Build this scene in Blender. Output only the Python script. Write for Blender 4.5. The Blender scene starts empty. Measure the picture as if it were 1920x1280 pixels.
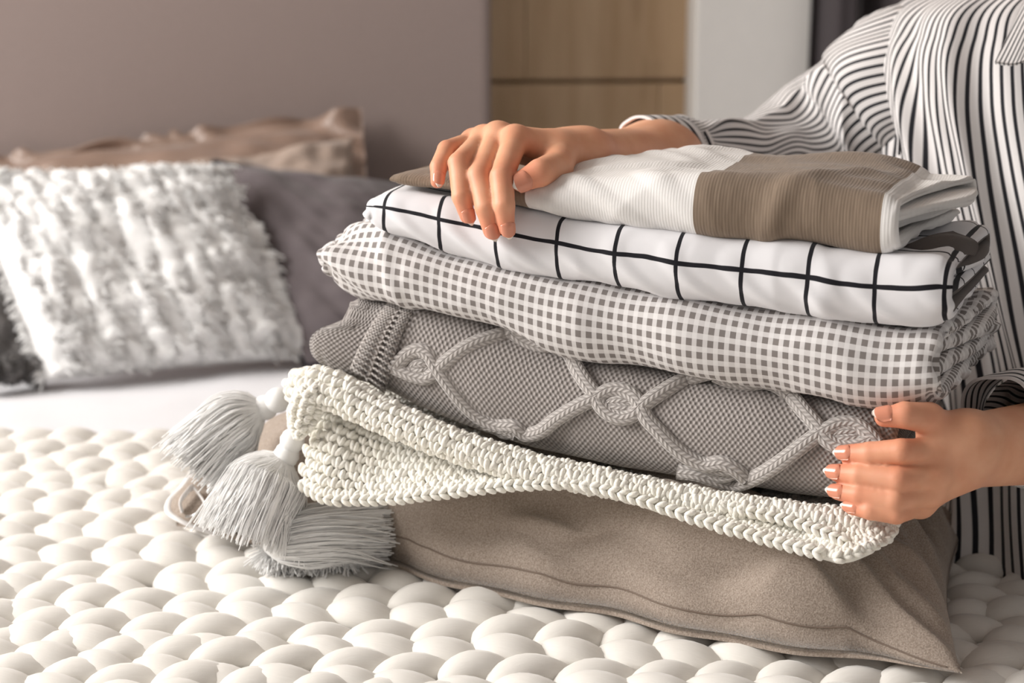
import bpy, bmesh, math, random
import numpy as np
from mathutils import Vector, noise

random.seed(7); rng = np.random.default_rng(7)
sc = bpy.context.scene
COL = sc.collection
PI = math.pi

# ------------------------------------------------------------------ camera
FPX = 3200.0
PITCH = math.radians(13); HC = .47
cam_d = bpy.data.cameras.new('camera'); cam = bpy.data.objects.new('camera', cam_d); COL.objects.link(cam)
cam.location = (0, 0, HC); cam.rotation_euler = (PI/2 - PITCH, 0, 0)
cam_d.sensor_width = 36; cam_d.lens = 36*FPX/1920; cam_d.clip_start = .02
cam_d.dof.use_dof = True; cam_d.dof.focus_distance = 1.17; cam_d.dof.aperture_fstop = 5.6
sc.camera = cam
# ------------------------------------------------------------------ world, light, exposure
w = bpy.data.worlds.new('world'); sc.world = w; w.use_nodes = True
w.node_tree.nodes['Background'].inputs[0].default_value = (1.0, .97, .94, 1)
w.node_tree.nodes['Background'].inputs[1].default_value = .35
ld = bpy.data.lights.new('window_daylight', 'AREA'); ld.shape = 'RECTANGLE'; ld.size = 1.7; ld.size_y = 1.4
ld.energy = 134; ld.color = (1.0, .972, .938)
lo = bpy.data.objects.new('window_daylight', ld); COL.objects.link(lo)
lo.location = (-2.60, 1.15, 1.42)
lo.rotation_euler = (Vector((.1, 1.30, .1)) - Vector(lo.location)).to_track_quat('-Z', 'Y').to_euler()
vs = sc.view_settings
vs.view_transform = 'Standard'; vs.look = 'None'; vs.gamma = 1; vs.use_curve_mapping = False; vs.exposure = 0.0

# ------------------------------------------------------------------ measuring helpers
CAM = np.array([0, 0, HC]); RX = np.array([1., 0, 0])
FW = np.array([0, math.cos(PITCH), -math.sin(PITCH)]); UP = np.array([0, math.sin(PITCH), math.cos(PITCH)])
def ray(u, v): return FW + (u-960)/FPX*RX - (v-640)/FPX*UP
def W(u, v, d): return CAM + d*ray(u, v)
def Zp(u, v, z=0.):
    r = ray(u, v); return CAM + (z-HC)/r[2]*r
TH = math.radians(22)
AX = np.array([math.cos(TH), -math.sin(TH), 0]); BK = np.array([math.sin(TH), math.cos(TH), 0])
OR = W(1100, 700, 1.2); OR[2] = 0
def S(u, v, t=0.):
    r = ray(u, v); return CAM + (t-(CAM-OR)@BK)/(r@BK)*r
def st(u, v, t=0.):
    P = S(u, v, t); return float((P-OR)@AX), float(P[2])
def L(s, t, z):      # stack coordinates (along, back, up) -> world ; arrays allowed
    s, t, z = np.broadcast_arrays(np.asarray(s, float), t, z)
    return OR + s[..., None]*AX + t[..., None]*BK + z[..., None]*np.array([0, 0, 1.])
def herm(xs, ys):
    xs = np.asarray(xs, float); ys = np.asarray(ys, float)
    o = np.argsort(xs); xs = xs[o]; ys = ys[o]
    m = np.gradient(ys, xs)
    def fn(x):
        x = np.clip(np.asarray(x, float), xs[0], xs[-1])
        i = np.clip(np.searchsorted(xs, x)-1, 0, len(xs)-2)
        h = xs[i+1]-xs[i]; t = (x-xs[i])/h
        return ((2*t**3-3*t**2+1)*ys[i] + (t**3-2*t**2+t)*h*m[i] + (-2*t**3+3*t**2)*ys[i+1] + (t**3-t**2)*h*m[i+1])
    return fn
def spline(pts, n):
    """resample a polyline (k,dim) by arc length through a smooth curve"""
    p = np.asarray(pts, float)
    d = np.r_[0, np.cumsum(np.maximum(np.linalg.norm(np.diff(p, axis=0), axis=1), 1e-7))]
    x = np.linspace(0, d[-1], n)
    return np.stack([herm(d, p[:, k])(x) for k in range(p.shape[1])], 1)
class SN:            # smooth numpy noise: a sum of plane waves
    def __init__(self, seed, n=14, lo=.6, hi=1.6):
        r = np.random.default_rng(seed); k = r.normal(size=(n, 3)); k /= np.linalg.norm(k, axis=1)[:, None]
        self.k = k*r.uniform(lo, hi, (n, 1))*2*PI; self.p = r.uniform(0, 2*PI, n); self.n = n
    def __call__(self, P, sc=(1, 1, 1)):
        Q = np.asarray(P)*np.asarray(sc); out = 0
        for k, p in zip(self.k, self.p): out = out + np.sin(Q@k+p)
        return out/math.sqrt(self.n/2)
def N3(x, y, z=0): 
    x, y, z = np.broadcast_arrays(x, y, z); return np.stack([x, y, z], -1)

# ------------------------------------------------------------------ object helpers
def mk(name, V, F, mat=None, parent=None, uv=None, smooth=True, mats=None, mi=None):
    me = bpy.data.meshes.new(name)
    V = np.ascontiguousarray(V, dtype=np.float32).reshape(-1, 3)
    if isinstance(F, np.ndarray):
        F = np.ascontiguousarray(F, dtype=np.int32); n, k = F.shape
        me.vertices.add(len(V)); me.vertices.foreach_set('co', V.ravel())
        me.loops.add(n*k); me.loops.foreach_set('vertex_index', F.ravel())
        me.polygons.add(n); me.polygons.foreach_set('loop_start', np.arange(0, n*k, k, dtype=np.int32))
        me.update(calc_edges=True)
    else:
        me.from_pydata(V.tolist(), [], F); me.update()
    if uv is not None:
        l = me.uv_layers.new(name='UVMap'); idx = np.empty(len(me.loops), dtype=np.int32)
        me.loops.foreach_get('vertex_index', idx)
        l.data.foreach_set('uv', np.ascontiguousarray(np.asarray(uv, dtype=np.float32).reshape(-1, 2)[idx]).ravel())
    me.polygons.foreach_set('use_smooth', np.full(len(me.polygons), bool(smooth)))
    for m in (mats or [mat]): me.materials.append(m)
    if mi is not None: me.polygons.foreach_set('material_index', np.asarray(mi, dtype=np.int32))
    me.validate(); me.update()
    o = bpy.data.objects.new(name, me); COL.objects.link(o)
    if parent: put(o, parent)
    return o
def put(o, parent):
    o.parent = parent; o.matrix_parent_inverse = parent_world(parent).inverted()
def parent_world(p):
    from mathutils import Matrix
    m = Matrix.Translation(p.location)
    return m if p.parent is None else m
def tag(o, label, cat, group=None):
    o['label'] = label; o['category'] = cat
    if group: o['group'] = group
    return o
def thing(name, label, cat, loc=(0, 0, 0), group=None):
    o = bpy.data.objects.new(name, None); COL.objects.link(o); o.location = loc; o.empty_display_size = .05
    return tag(o, label, cat, group)
def struct(o): o['kind'] = 'structure'; return o
def gridF(nu, nv, cu=False, cv=False, off=0):
    i = np.arange(nu if cu else nu-1); j = np.arange(nv if cv else nv-1)
    I, J = np.meshgrid(i, j, indexing='ij'); I2 = (I+1) % nu; J2 = (J+1) % nv
    return (np.stack([I*nv+J, I2*nv+J, I2*nv+J2, I*nv+J2], -1).reshape(-1, 4) + off)
def gnorm(G, cv=False):
    du = np.gradient(G, axis=0)
    if cv: dv = np.roll(G, -1, 1)-np.roll(G, 1, 1)
    else: dv = np.gradient(G, axis=1)
    n = np.cross(du, dv); return n/np.maximum(np.linalg.norm(n, axis=-1, keepdims=True), 1e-12)
class MB:
    def __init__(s): s.v = []; s.f = []; s.n = 0; s.u = []; s.m = []
    def add(s, V, F, uv=None, mi=0):
        V = np.asarray(V).reshape(-1, 3); s.v.append(V); s.f.append(np.asarray(F)+s.n); s.n += len(V)
        s.u.append(np.zeros((len(V), 2)) if uv is None else np.asarray(uv).reshape(-1, 2)); s.m.append(np.full(len(F), mi))
    def build(s, name, mat=None, parent=None, smooth=True, mats=None):
        return mk(name, np.concatenate(s.v), np.concatenate(s.f), mat, parent, np.concatenate(s.u), smooth, mats, np.concatenate(s.m) if mats else None)
def box(name, lo, hi, mat, parent=None, bevel=.004, rot=0, pivot=(0, 0), smooth=False):
    bm = bmesh.new(); bmesh.ops.create_cube(bm, size=1)
    lo = Vector(lo); hi = Vector(hi)
    for v in bm.verts:
        v.co = Vector([lo[k]+(v.co[k]+.5)*(hi[k]-lo[k]) for k in range(3)])
    if bevel: bmesh.ops.bevel(bm, geom=bm.edges[:], offset=bevel, segments=3, affect='EDGES', profile=.6)
    if rot:
        c, s = math.cos(rot), math.sin(rot)
        for v in bm.verts:
            x, y = v.co.x-pivot[0], v.co.y-pivot[1]; v.co.x = pivot[0]+c*x-s*y; v.co.y = pivot[1]+s*x+c*y
    me = bpy.data.meshes.new(name); bm.to_mesh(me); bm.free(); me.materials.append(mat)
    o = bpy.data.objects.new(name, me); COL.objects.link(o)
    if parent: put(o, parent)
    return o
def tube(path, r, seg=10, flat=1.0, up=None, caps=True, uvs=(1, 1), rfun=None):
    """swept tube; returns V,F,uv. r scalar or array; flat scales the section along the 'up' normal"""
    P = np.asarray(path, float); n = len(P); T = np.gradient(P, axis=0); T /= np.linalg.norm(T, axis=1)[:, None]
    if up is None: up = np.array([0, 0, 1.]) if abs(T[0][2]) < .9 else np.array([1., 0, 0])
    ups = np.broadcast_to(np.asarray(up, float), (n, 3))
    B = np.cross(T, ups); B /= np.linalg.norm(B, axis=1)[:, None]; U = np.cross(B, T)
    r = np.broadcast_to(np.asarray(r, float), (n,))
    a = np.linspace(0, 2*PI, seg, endpoint=False)
    V = P[:, None]+r[:, None, None]*(np.cos(a)[None, :, None]*B[:, None]+flat*np.sin(a)[None, :, None]*U[:, None])
    F = gridF(n, seg, cv=True)
    al = np.r_[0, np.cumsum(np.linalg.norm(np.diff(P, axis=0), axis=1))]
    uv = np.stack(np.broadcast_arrays((a/(2*PI))[None]*uvs[0], al[:, None]*uvs[1]), -1)
    V = V.reshape(-1, 3); uv = uv.reshape(-1, 2)
    if caps:
        k = len(V); V = np.r_[V, P[:1], P[-1:]]; uv = np.r_[uv, uv[:1], uv[-1:]]
        j = np.arange(seg); j2 = (j+1) % seg
        F = np.r_[F, np.stack([j2, j, np.full(seg, k), np.full(seg, k)], 1), np.stack([(n-1)*seg+j, (n-1)*seg+j2, np.full(seg, k+1), np.full(seg, k+1)], 1)]
    return V, F, uv
def fixq(F):     # quads with a repeated last index -> kept as list of tris/quads
    return [tuple(f[:3]) if f[2] == f[3] else tuple(f) for f in F.tolist()]
def icos(sub):
    bm = bmesh.new(); bmesh.ops.create_icosphere(bm, subdivisions=sub, radius=1)
    V = np.array([v.co[:] for v in bm.verts]); F = np.array([[v.index for v in f.verts] for f in bm.faces]); bm.free(); return V, F
ICO1 = icos(1); ICO2 = icos(2); ICO3 = icos(3)
def frame(n, hint):
    n = n/np.linalg.norm(n); x = hint-(hint@n)*n; x /= np.linalg.norm(x); return x, np.cross(n, x), n

# ------------------------------------------------------------------ materials
def srgb(r, g, b): return tuple(((c/255/12.92) if c/255 <= .04045 else ((c/255+.055)/1.055)**2.4) for c in (r, g, b))+(1,)
class NT:
    def __init__(s, name):
        s.m = bpy.data.materials.new(name); s.m.use_nodes = True; s.t = s.m.node_tree
        s.b = s.t.nodes['Principled BSDF']
    def n(s, kind, **kw):
        x = s.t.nodes.new(kind)
        for k, v in kw.items(): setattr(x, k, v)
        return x
    def put(s, sock, v):
        if hasattr(v, 'is_output') or isinstance(v, bpy.types.NodeSocket): s.t.links.new(v, sock)
        else: sock.default_value = v
    def math(s, op, a, b=0., c=0.):
        x = s.n('ShaderNodeMath', operation=op); s.put(x.inputs[0], a); s.put(x.inputs[1], b); s.put(x.inputs[2], c); return x.outputs[0]
    def uv(s):
        sep = s.n('ShaderNodeSeparateXYZ'); s.t.links.new(s.n('ShaderNodeTexCoord').outputs['UV'], sep.inputs[0]); return sep.outputs[0], sep.outputs[1]
    def obj(s): return s.n('ShaderNodeTexCoord').outputs['Object']
    def noise(s, scale, detail=3, vec=None, rough=.5):
        x = s.n('ShaderNodeTexNoise'); x.inputs['Scale'].default_value = scale; x.inputs['Detail'].default_value = detail; x.inputs['Roughness'].default_value = rough
        s.t.links.new(vec if vec is not None else s.obj(), x.inputs['Vector']); return x.outputs['Fac']
    def scaled(s, vec, sx, sy, sz):
        x = s.n('ShaderNodeVectorMath', operation='MULTIPLY'); s.t.links.new(vec, x.inputs[0]); x.inputs[1].default_value = (sx, sy, sz); return x.outputs[0]
    def mix(s, fac, a, b):
        x = s.n('ShaderNodeMix', data_type='RGBA'); s.put(x.inputs['Factor'], fac); s.put(x.inputs[6], a); s.put(x.inputs[7], b); return x.outputs[2]
    def ramp(s, v, a0, a1, o0=0., o1=1.):
        x = s.n('ShaderNodeMapRange'); s.put(x.inputs[0], v); x.inputs[1].default_value = a0; x.inputs[2].default_value = a1; x.inputs[3].default_value = o0; x.inputs[4].default_value = o1; return x.outputs[0]
    def bump(s, h, strength=.4, dist=.001, prev=None):
        x = s.n('ShaderNodeBump'); x.inputs['Strength'].default_value = strength; x.inputs['Distance'].default_value = dist
        s.t.links.new(h, x.inputs['Height'])
        if prev is not None: s.t.links.new(prev, x.inputs['Normal'])
        s.t.links.new(x.outputs[0], s.b.inputs['Normal']); return x.outputs[0]
    def base(s, c, rough=.9, sheen=0., sss=0., spec=.25):
        s.put(s.b.inputs['Base Color'], c); s.b.inputs['Roughness'].default_value = rough
        s.b.inputs['Specular IOR Level'].default_value = spec
        if sheen: s.b.inputs['Sheen Weight'].default_value = sheen; s.b.inputs['Sheen Roughness'].default_value = .5
        if sss: s.b.inputs['Subsurface Weight'].default_value = sss; s.b.inputs['Subsurface Radius'].default_value = (.010, .004, .002); s.b.inputs['Subsurface Scale'].default_value = .5
        return s
def plain(name, c, rough=.9, sheen=0., nscale=60., var=.08, bstr=.2, bdist=.001, spec=.25, metal=0.):
    t = NT(name); nz = t.noise(nscale, 4)
    lo_ = tuple(x*(1-var) for x in c[:3])+(1,); hi_ = tuple(min(1, x*(1+var)) for x in c[:3])+(1,)
    t.base(t.mix(nz, lo_, hi_), rough, sheen, spec=spec); t.b.inputs['Metallic'].default_value = metal
    if bstr: t.bump(nz, bstr, bdist)
    return t.m
def weave(t, u, v, pu, pv, strength=.3, dist=.0004):
    a = t.math('SINE', t.math('MULTIPLY', u, 2*PI/pu)); b = t.math('SINE', t.math('MULTIPLY', v, 2*PI/pv))
    return t.bump(t.math('MULTIPLY', a, b), strength, dist)
M = {}
M['headboard'] = plain('headboard_fabric', srgb(146, 131, 126), .95, .2, 220, .07, .25, .0006)
M['wall'] = plain('white_plaster', srgb(240, 237, 233), .9, 0, 35, .03, .05)
M['wallside'] = plain('room_plaster', srgb(205, 200, 196), .9, 0, 35, .03, .05)
M['floor'] = plain('wood_floor', srgb(140, 112, 86), .5, 0, 12, .2, .05)
M['frame'] = plain('window_frame_paint', srgb(235, 235, 232), .5, 0, 20, .02, 0)
M['curtain'] = plain('charcoal_curtain', srgb(66, 60, 62), .95, .2, 300, .1, .2, .0005)
M['sheet'] = plain('white_sheet', srgb(236, 236, 240), .9, .1, 25, .02, .10, .002)
M['mattress'] = plain('mattress_ticking', srgb(225, 222, 218), .9, 0, 80, .04, .2)
M['bedwood'] = plain('bed_base_fabric', srgb(120, 104, 98), .9, .2, 200, .08, .2)
def wood():
    t = NT('oak_panel'); o = t.obj(); g = t.noise(9, 6, t.scaled(o, 3.2, 3.2, .28), .62); f = t.noise(60, 3, t.scaled(o, 3, 3, .12))
    k = t.noise(5, 2, t.scaled(o, 2.2, 2.2, .8))
    c = t.mix(t.ramp(g, .3, .72), srgb(194, 164, 130), srgb(226, 200, 166)); c = t.mix(t.math('MULTIPLY', f, .35), c, srgb(176, 148, 116))
    c = t.mix(t.ramp(k, .62, .75, 0, .6), c, srgb(112, 84, 62))
    t.base(c, .6); t.bump(f, .15, .0006); return t.m
M['wood'] = wood()
def wool():
    t = NT('white_merino_wool'); u, v = t.uv()
    n1 = t.noise(1, 4, t.scaled(t.n('ShaderNodeTexCoord').outputs['UV'], 260, 5, 1), .6); n2 = t.noise(900, 2)
    t.base(t.mix(n1, srgb(226, 222, 215), srgb(244, 241, 236)), .95, .35); t.bump(n1, .16, .0012); return t.m
M['wool'] = wool()
def pillowmat():
    t = NT('taupe_jersey'); u, v = t.uv(); n1 = t.noise(55, 4); n2 = t.noise(900, 2)
    c = t.mix(t.ramp(n2, .3, .7), srgb(140, 126, 114), srgb(184, 170, 158)); c = t.mix(t.math('MULTIPLY', n1, .25), c, srgb(138, 122, 110))
    t.base(c, .95, .25); b = t.bump(n2, .55, .0008); return t.m
M['pillow'] = pillowmat()
M['yarn'] = None
def yarn():
    t = NT('cream_acrylic_yarn'); n = t.noise(420, 3, t.scaled(t.obj(), 1, 1, 2.2)); n2 = t.noise(30, 2)
    t.base(t.mix(n2, srgb(244, 239, 226), srgb(252, 250, 243)), .9, .35); t.b.inputs['Subsurface Weight'].default_value = .15
    t.b.inputs['Subsurface Radius'].default_value = (.004, .0035, .003); t.b.inputs['Subsurface Scale'].default_value = .5
    t.bump(n, .5, .0012); return t.m
M['yarn'] = yarn()
def thin(name, c, k=.5):
    t = NT(name); df = t.n('ShaderNodeBsdfDiffuse'); tl = t.n('ShaderNodeBsdfTranslucent'); mx = t.n('ShaderNodeMixShader')
    nz_ = t.noise(80, 2); cc_ = t.mix(nz_, tuple(x*.97 for x in c[:3])+(1,), c); t.put(df.inputs[0], cc_); t.put(tl.inputs[0], cc_); mx.inputs[0].default_value = k
    t.t.links.new(df.outputs[0], mx.inputs[1]); t.t.links.new(tl.outputs[0], mx.inputs[2]); t.t.links.new(mx.outputs[0], t.t.nodes['Material Output'].inputs[0]); return t.m
M['strand'] = thin('tassel_yarn', (.995, .99, .98, 1), .06)
def knit(name, c0, c1, p, q, strength=.9, dist=.0011):
    t = NT(name); u, v = t.uv()
    wob = t.math('MULTIPLY', t.math('SUBTRACT', t.noise(90, 2), .5), .0016)
    uu = t.math('ADD', u, wob); vv = t.math('ADD', v, wob)
    a = t.math('SINE', t.math('MULTIPLY', uu, 2*PI/p)); b = t.math('SINE', t.math('MULTIPLY', vv, 2*PI/q))
    h = t.ramp(t.math('MULTIPLY', a, b), -.9, .9)
    fz = t.noise(1500, 2); hh = t.math('ADD', h, t.math('MULTIPLY', fz, .35))
    c = t.mix(h, c0, c1); c = t.mix(t.math('MULTIPLY', fz, .3), c, c0)
    t.base(c, .95, .25); t.bump(hh, strength, dist); return t.m
M['knit'] = knit('grey_moss_knit', srgb(122, 115, 111), srgb(198, 191, 187), .0040, .0046)
M['cable'] = knit('grey_cable_knit', srgb(140, 133, 129), srgb(208, 202, 198), .0030, .0048, .7, .0009)
def cablemat():
    t = NT('grey_cable_knit'); u, v = t.uv()
    tri = t.math('MULTIPLY', t.math('ABSOLUTE', t.math('SUBTRACT', t.math('FRACT', t.math('DIVIDE', u, .0050)), .5)), 2.)
    h = t.ramp(t.math('SINE', t.math('MULTIPLY', t.math('ADD', t.math('DIVIDE', v, .0042), t.math('MULTIPLY', tri, .8)), 2*PI)), -1, 1)
    col_ = t.ramp(t.math('ABSOLUTE', t.math('SUBTRACT', tri, .5)), .5, .30); h = t.math('MULTIPLY', t.math('ADD', t.math('MULTIPLY', h, .6), .4), t.math('ADD', t.math('MULTIPLY', col_, .6), .4))
    fz = t.noise(1500, 2); c = t.mix(h, srgb(128, 121, 117), srgb(206, 200, 196)); t.base(c, .95, .25); t.bump(t.math('ADD', h, t.math('MULTIPLY', fz, .3)), .8, .0010); return t.m
M['cable'] = cablemat()
M['ribknit'] = knit('grey_rib_knit', srgb(132, 124, 119), srgb(208, 201, 196), .0034, .0032, .6, .0008)
def gingham():
    t = NT('gingham_cotton'); u, v = t.uv(); p = .0073
    def stripe(x): return t.ramp(t.math('ABSOLUTE', t.math('SUBTRACT', t.math('FRACT', t.math('DIVIDE', x, p)), .5)), .285, .27)
    a = stripe(u); b = stripe(v); both = t.math('MULTIPLY', a, b); one = t.math('MAXIMUM', a, b)
    c = t.mix(one, srgb(236, 233, 232), srgb(221, 217, 216)); c = t.mix(both, c, srgb(136, 129, 126))
    t.base(c, .85, .1); n = t.noise(1800, 2); t.bump(n, .12, .0004); return t.m
M['gingham'] = gingham()
GRID_P = .0442
def gridm():
    t = NT('grid_cotton'); u, v = t.uv(); wv = t.math('MULTIPLY', t.math('SUBTRACT', t.noise(26, 2), .5), .004)
    def ln(x, off): return t.ramp(t.math('ABSOLUTE', t.math('SUBTRACT', t.math('FRACT', t.math('DIVIDE', t.math('ADD', t.math('ADD', x, wv), off), GRID_P)), .5)), .036, .030)
    a = ln(u, 0); b = ln(v, 0)
    c = t.mix(t.math('MAXIMUM', a, b), srgb(233, 232, 235), srgb(24, 23, 30)); t.base(c, .8, .1); n = t.noise(1500, 2); t.bump(n, .08, .0003); return t.m
M['grid'] = gridm()
M['reverse'] = plain('charcoal_reverse_cotton', srgb(92, 85, 82), .85, .1, 400, .06, .1)
M['lining'] = plain('white_sateen_edge', srgb(236, 234, 232), .8, .1, 300, .02, .05)
def toproll(edges):
    t = NT('brown_white_jersey'); u, v = t.uv()
    f = None
    for a, b in edges:
        k = t.math('MULTIPLY', t.math('GREATER_THAN', u, a), t.math('LESS_THAN', u, b)); f = k if f is None else t.math('MAXIMUM', f, k)
    n = t.noise(1, 3, t.scaled(t.n('ShaderNodeTexCoord').outputs['UV'], 620, 60, 1)); rib = t.math('SINE', t.math('MULTIPLY', u, 2*PI/.0021))
    br = t.mix(n, srgb(106, 90, 76), srgb(154, 136, 118)); wh = t.mix(n, srgb(228, 225, 222), srgb(240, 238, 236))
    t.base(t.mix(f, wh, br), .85, .15); t.bump(t.math('ADD', rib, t.math('MULTIPLY', n, 1.5)), .14, .0004); return t.m
def skin():
    t = NT('skin'); n = t.noise(55, 3); n2 = t.noise(700, 2); n3 = t.noise(22, 2)
    c = t.mix(t.ramp(n, .35, .7), srgb(228, 166, 132), srgb(238, 182, 148)); c = t.mix(t.ramp(n3, .5, .75, 0, .5), c, srgb(224, 156, 128))
    at = t.n('ShaderNodeAttribute', attribute_name='pink'); c = t.mix(t.math('MULTIPLY', at.outputs['Fac'], .75), c, srgb(226, 134, 104))
    t.base(c, .48, 0, .18, .35); t.bump(n2, .16, .0003); return t.m
M['skin'] = skin()
M['nail'] = plain('nail_polish_nude', srgb(224, 148, 120), .15, 0, 50, .02, 0, spec=.6)
M['nailtip'] = plain('nail_white_tip', srgb(244, 232, 222), .22, 0, 50, .02, 0, spec=.6)
def stripes(name='striped_shirt_cotton', w0=.178):
    t = NT(name); u, v = t.uv()
    d = t.math('ABSOLUTE', t.math('SUBTRACT', t.math('FRACT', u), .5))
    c = t.mix(t.ramp(d, w0+.03, w0-.03), srgb(234, 230, 229), srgb(34, 34, 40)); t.base(c, .8, .15); t.bump(t.noise(1200, 2), .1, .0003); return t.m
M['stripe'] = stripes()
M['hair'] = plain('dark_brown_hair', srgb(62, 42, 30), .5, 0, 200, .2, .4)
M['trouser'] = plain('dark_trouser_cotton', srgb(46, 44, 50), .9, .1, 200, .1, .2)
M['eye'] = plain('eye_white', srgb(240, 238, 235), .15, 0, 10, .01, 0, spec=.6)
M['lip'] = plain('lip', srgb(190, 100, 92), .4, 0, 50, .05, 0)
M['fluff'] = thin('white_fringe_cotton', (.985, .98, .975, 1), .25)
M['charcoal'] = plain('charcoal_linen', srgb(100, 92, 94), .95, .2, 350, .10, .3, .0006)
M['piping'] = plain('dark_piping', srgb(40, 37, 42), .9, .1, 200, .05, .1)
M['satin'] = plain('brown_satin', srgb(138, 114, 100), .38, .2, 60, .05, .1, spec=.5)
M['beige'] = plain('beige_cotton', srgb(158, 140, 128), .85, .2, 200, .05, .2)
M['greyknit'] = plain('grey_marl_wool', srgb(112, 109, 108), .95, .3, 190, .45, .9, .003)
M['zip'] = plain('white_zip_tape', srgb(235, 232, 230), .7, 0, 200, .03, .2)
M['zipmetal'] = plain('zip_metal', srgb(190, 188, 186), .3, 0, 50, .05, 0, spec=.5, metal=.9)
M['seam'] = plain('seam_thread', srgb(128, 113, 102), .9, 0, 50, .05, 0)

# ------------------------------------------------------------------ the room
BROT = math.radians(5)
hbL = W(922, 300, 2.50); PV = (hbL[0], hbL[1])
ZF = -.55
struct(box('floor', (-2.44, -2.6, ZF-.1), (3.0, 4.2, ZF), M['floor'], bevel=0))
struct(box('ceiling', (-2.44, -2.6, 2.0), (3.0, 4.2, 2.1), M['wallside'], bevel=0))
wl = MB()
def addbox(mb, lo, hi):
    x0, y0, z0 = lo; x1, y1, z1 = hi
    V = [(x0, y0, z0), (x1, y0, z0), (x1, y1, z0), (x0, y1, z0), (x0, y0, z1), (x1, y0, z1), (x1, y1, z1), (x0, y1, z1)]
    mb.add(V, np.array([(3, 2, 1, 0), (4, 5, 6, 7), (0, 1, 5, 4), (1, 2, 6, 5), (2, 3, 7, 6), (3, 0, 4, 7)]))
X0, X1 = -2.44, -2.32
WY0, WY1, WZ0, WZ1 = .25, 2.08, .50, 1.95
addbox(wl, (X0, -2.6, ZF), (X1, WY0, 2.0)); addbox(wl, (X0, WY1, ZF), (X1, 4.2, 2.0))
addbox(wl, (X0, WY0, ZF), (X1, WY1, WZ0)); addbox(wl, (X0, WY0, WZ1), (X1, WY1, 2.0))
struct(wl.build('wall_left', M['wallside'], smooth=False))
wf = MB()
addbox(wf, (X0+.02, WY0, WZ0), (X1+.02, WY0+.04, WZ1)); addbox(wf, (X0+.02, WY1-.04, WZ0), (X1+.02, WY1, WZ1))
addbox(wf, (X0+.02, WY0+.04, WZ0), (X1+.02, WY1-.04, WZ0+.04)); addbox(wf, (X0+.02, WY0+.04, WZ1-.04), (X1+.02, WY1-.04, WZ1))
win = struct(wf.build('window_1', M['frame'], smooth=False))
mu = MB(); addbox(mu, (X0+.04, 1.15, WZ0+.04), (X1, 1.18, WZ1-.04)); mu.build('mullion', M['frame'], win, smooth=False)
# back wall behind the headboard
struct(box('wall_back', (-3.0, PV[1]+.30, ZF), (3.2, PV[1]+.42, 2.0), M['wallside'], bevel=0, rot=BROT, pivot=PV))
def onwall(u, v, dy):     # a point on the plane parallel to the headboard, dy behind its face
    n = np.array([-math.sin(BROT), math.cos(BROT), 0]); p0 = np.array([PV[0], PV[1], 0])+n*dy
    r = ray(u, v); return CAM+((p0-CAM)@n)/(r@n)*r
cx = lambda p: (p[0]-PV[0])*math.cos(BROT)+(p[1]-PV[1])*math.sin(BROT)+PV[0]
pan = thing('oak_wall_panelling', 'oak veneer wall panels with a horizontal joint right of the headboard', 'wall panel', (PV[0], PV[1]+.2, ZF))
zj = onwall(1110, 152, .20)[2]; xr = cx(onwall(1304, 100, .20)); xs = [-1.6, -1.1, -.62, cx(onwall(985, 80, .2)), xr]
xs2 = [-1.6, -1.1, -.62, cx(onwall(1235, 180, .2)), xr]
g = .0035
box('backing_board', (-1.6, PV[1]+.222, ZF+.02), (xr-.002, PV[1]+.27, 1.9), M['wood'], pan, 0, BROT, PV)
for row, (za, zb, xx) in enumerate([(ZF+.02, zj-.0035, xs2), (zj+.0035, zj+.9, xs), (zj+.909, 1.9, xs2)]):
    for a, b in zip(xx[:-1], xx[1:]):
        box('panel', (a+g*.15, PV[1]+.20, za), (b-g*.15, PV[1]+.221, zb), M['wood'], pan, .0012, BROT, PV)
x2 = cx(onwall(1497, 100, .12))
struct(box('wall_column', (cx(onwall(1305, 100, .12)), PV[1]+.12, ZF), (x2+.25, PV[1]+.30, 1.99), M['wall'], bevel=.004, rot=BROT, pivot=PV))
# curtain with deep folds
cu = thing('curtain', 'dark charcoal curtain hanging in folds behind the person', 'curtain', (x2+.3, PV[1]+.08, ZF+.02))
n = 260; xx = np.linspace(0, .62, n); zz = np.linspace(ZF+.03, 1.92, 24)
fold = .026*np.sin(xx*2*PI/.088+.9*np.sin(xx*9)+1.0)+.008*np.sin(xx*2*PI/.037)
G = np.zeros((n, 24, 3)); G[..., 0] = (x2+.002+xx)[:, None]+.004*np.sin(zz*3)[None]; G[..., 1] = (PV[1]+.055+fold)[:, None]*np.ones(24); G[..., 2] = zz
c_, s_ = math.cos(BROT), math.sin(BROT)
Gx = G[..., 0]-PV[0]; Gy = G[..., 1]-PV[1]; G[..., 0] = PV[0]+c_*Gx-s_*Gy; G[..., 1] = PV[1]+s_*Gx+c_*Gy
G2 = G.copy(); G2[..., 1] += .003
mb = MB(); mb.add(G, gridF(n, 24)); mb.add(G2, gridF(n, 24)[:, ::-1]); mb.build('cloth', M['curtain'], cu)
V, F, _ = tube(np.array([[x2-.02, PV[1]+.055, 1.94], [x2+.70, PV[1]+.055+.06, 1.94]]), .012, 16); mk('rod', V, fixq(F), M['zipmetal'], cu)

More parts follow.
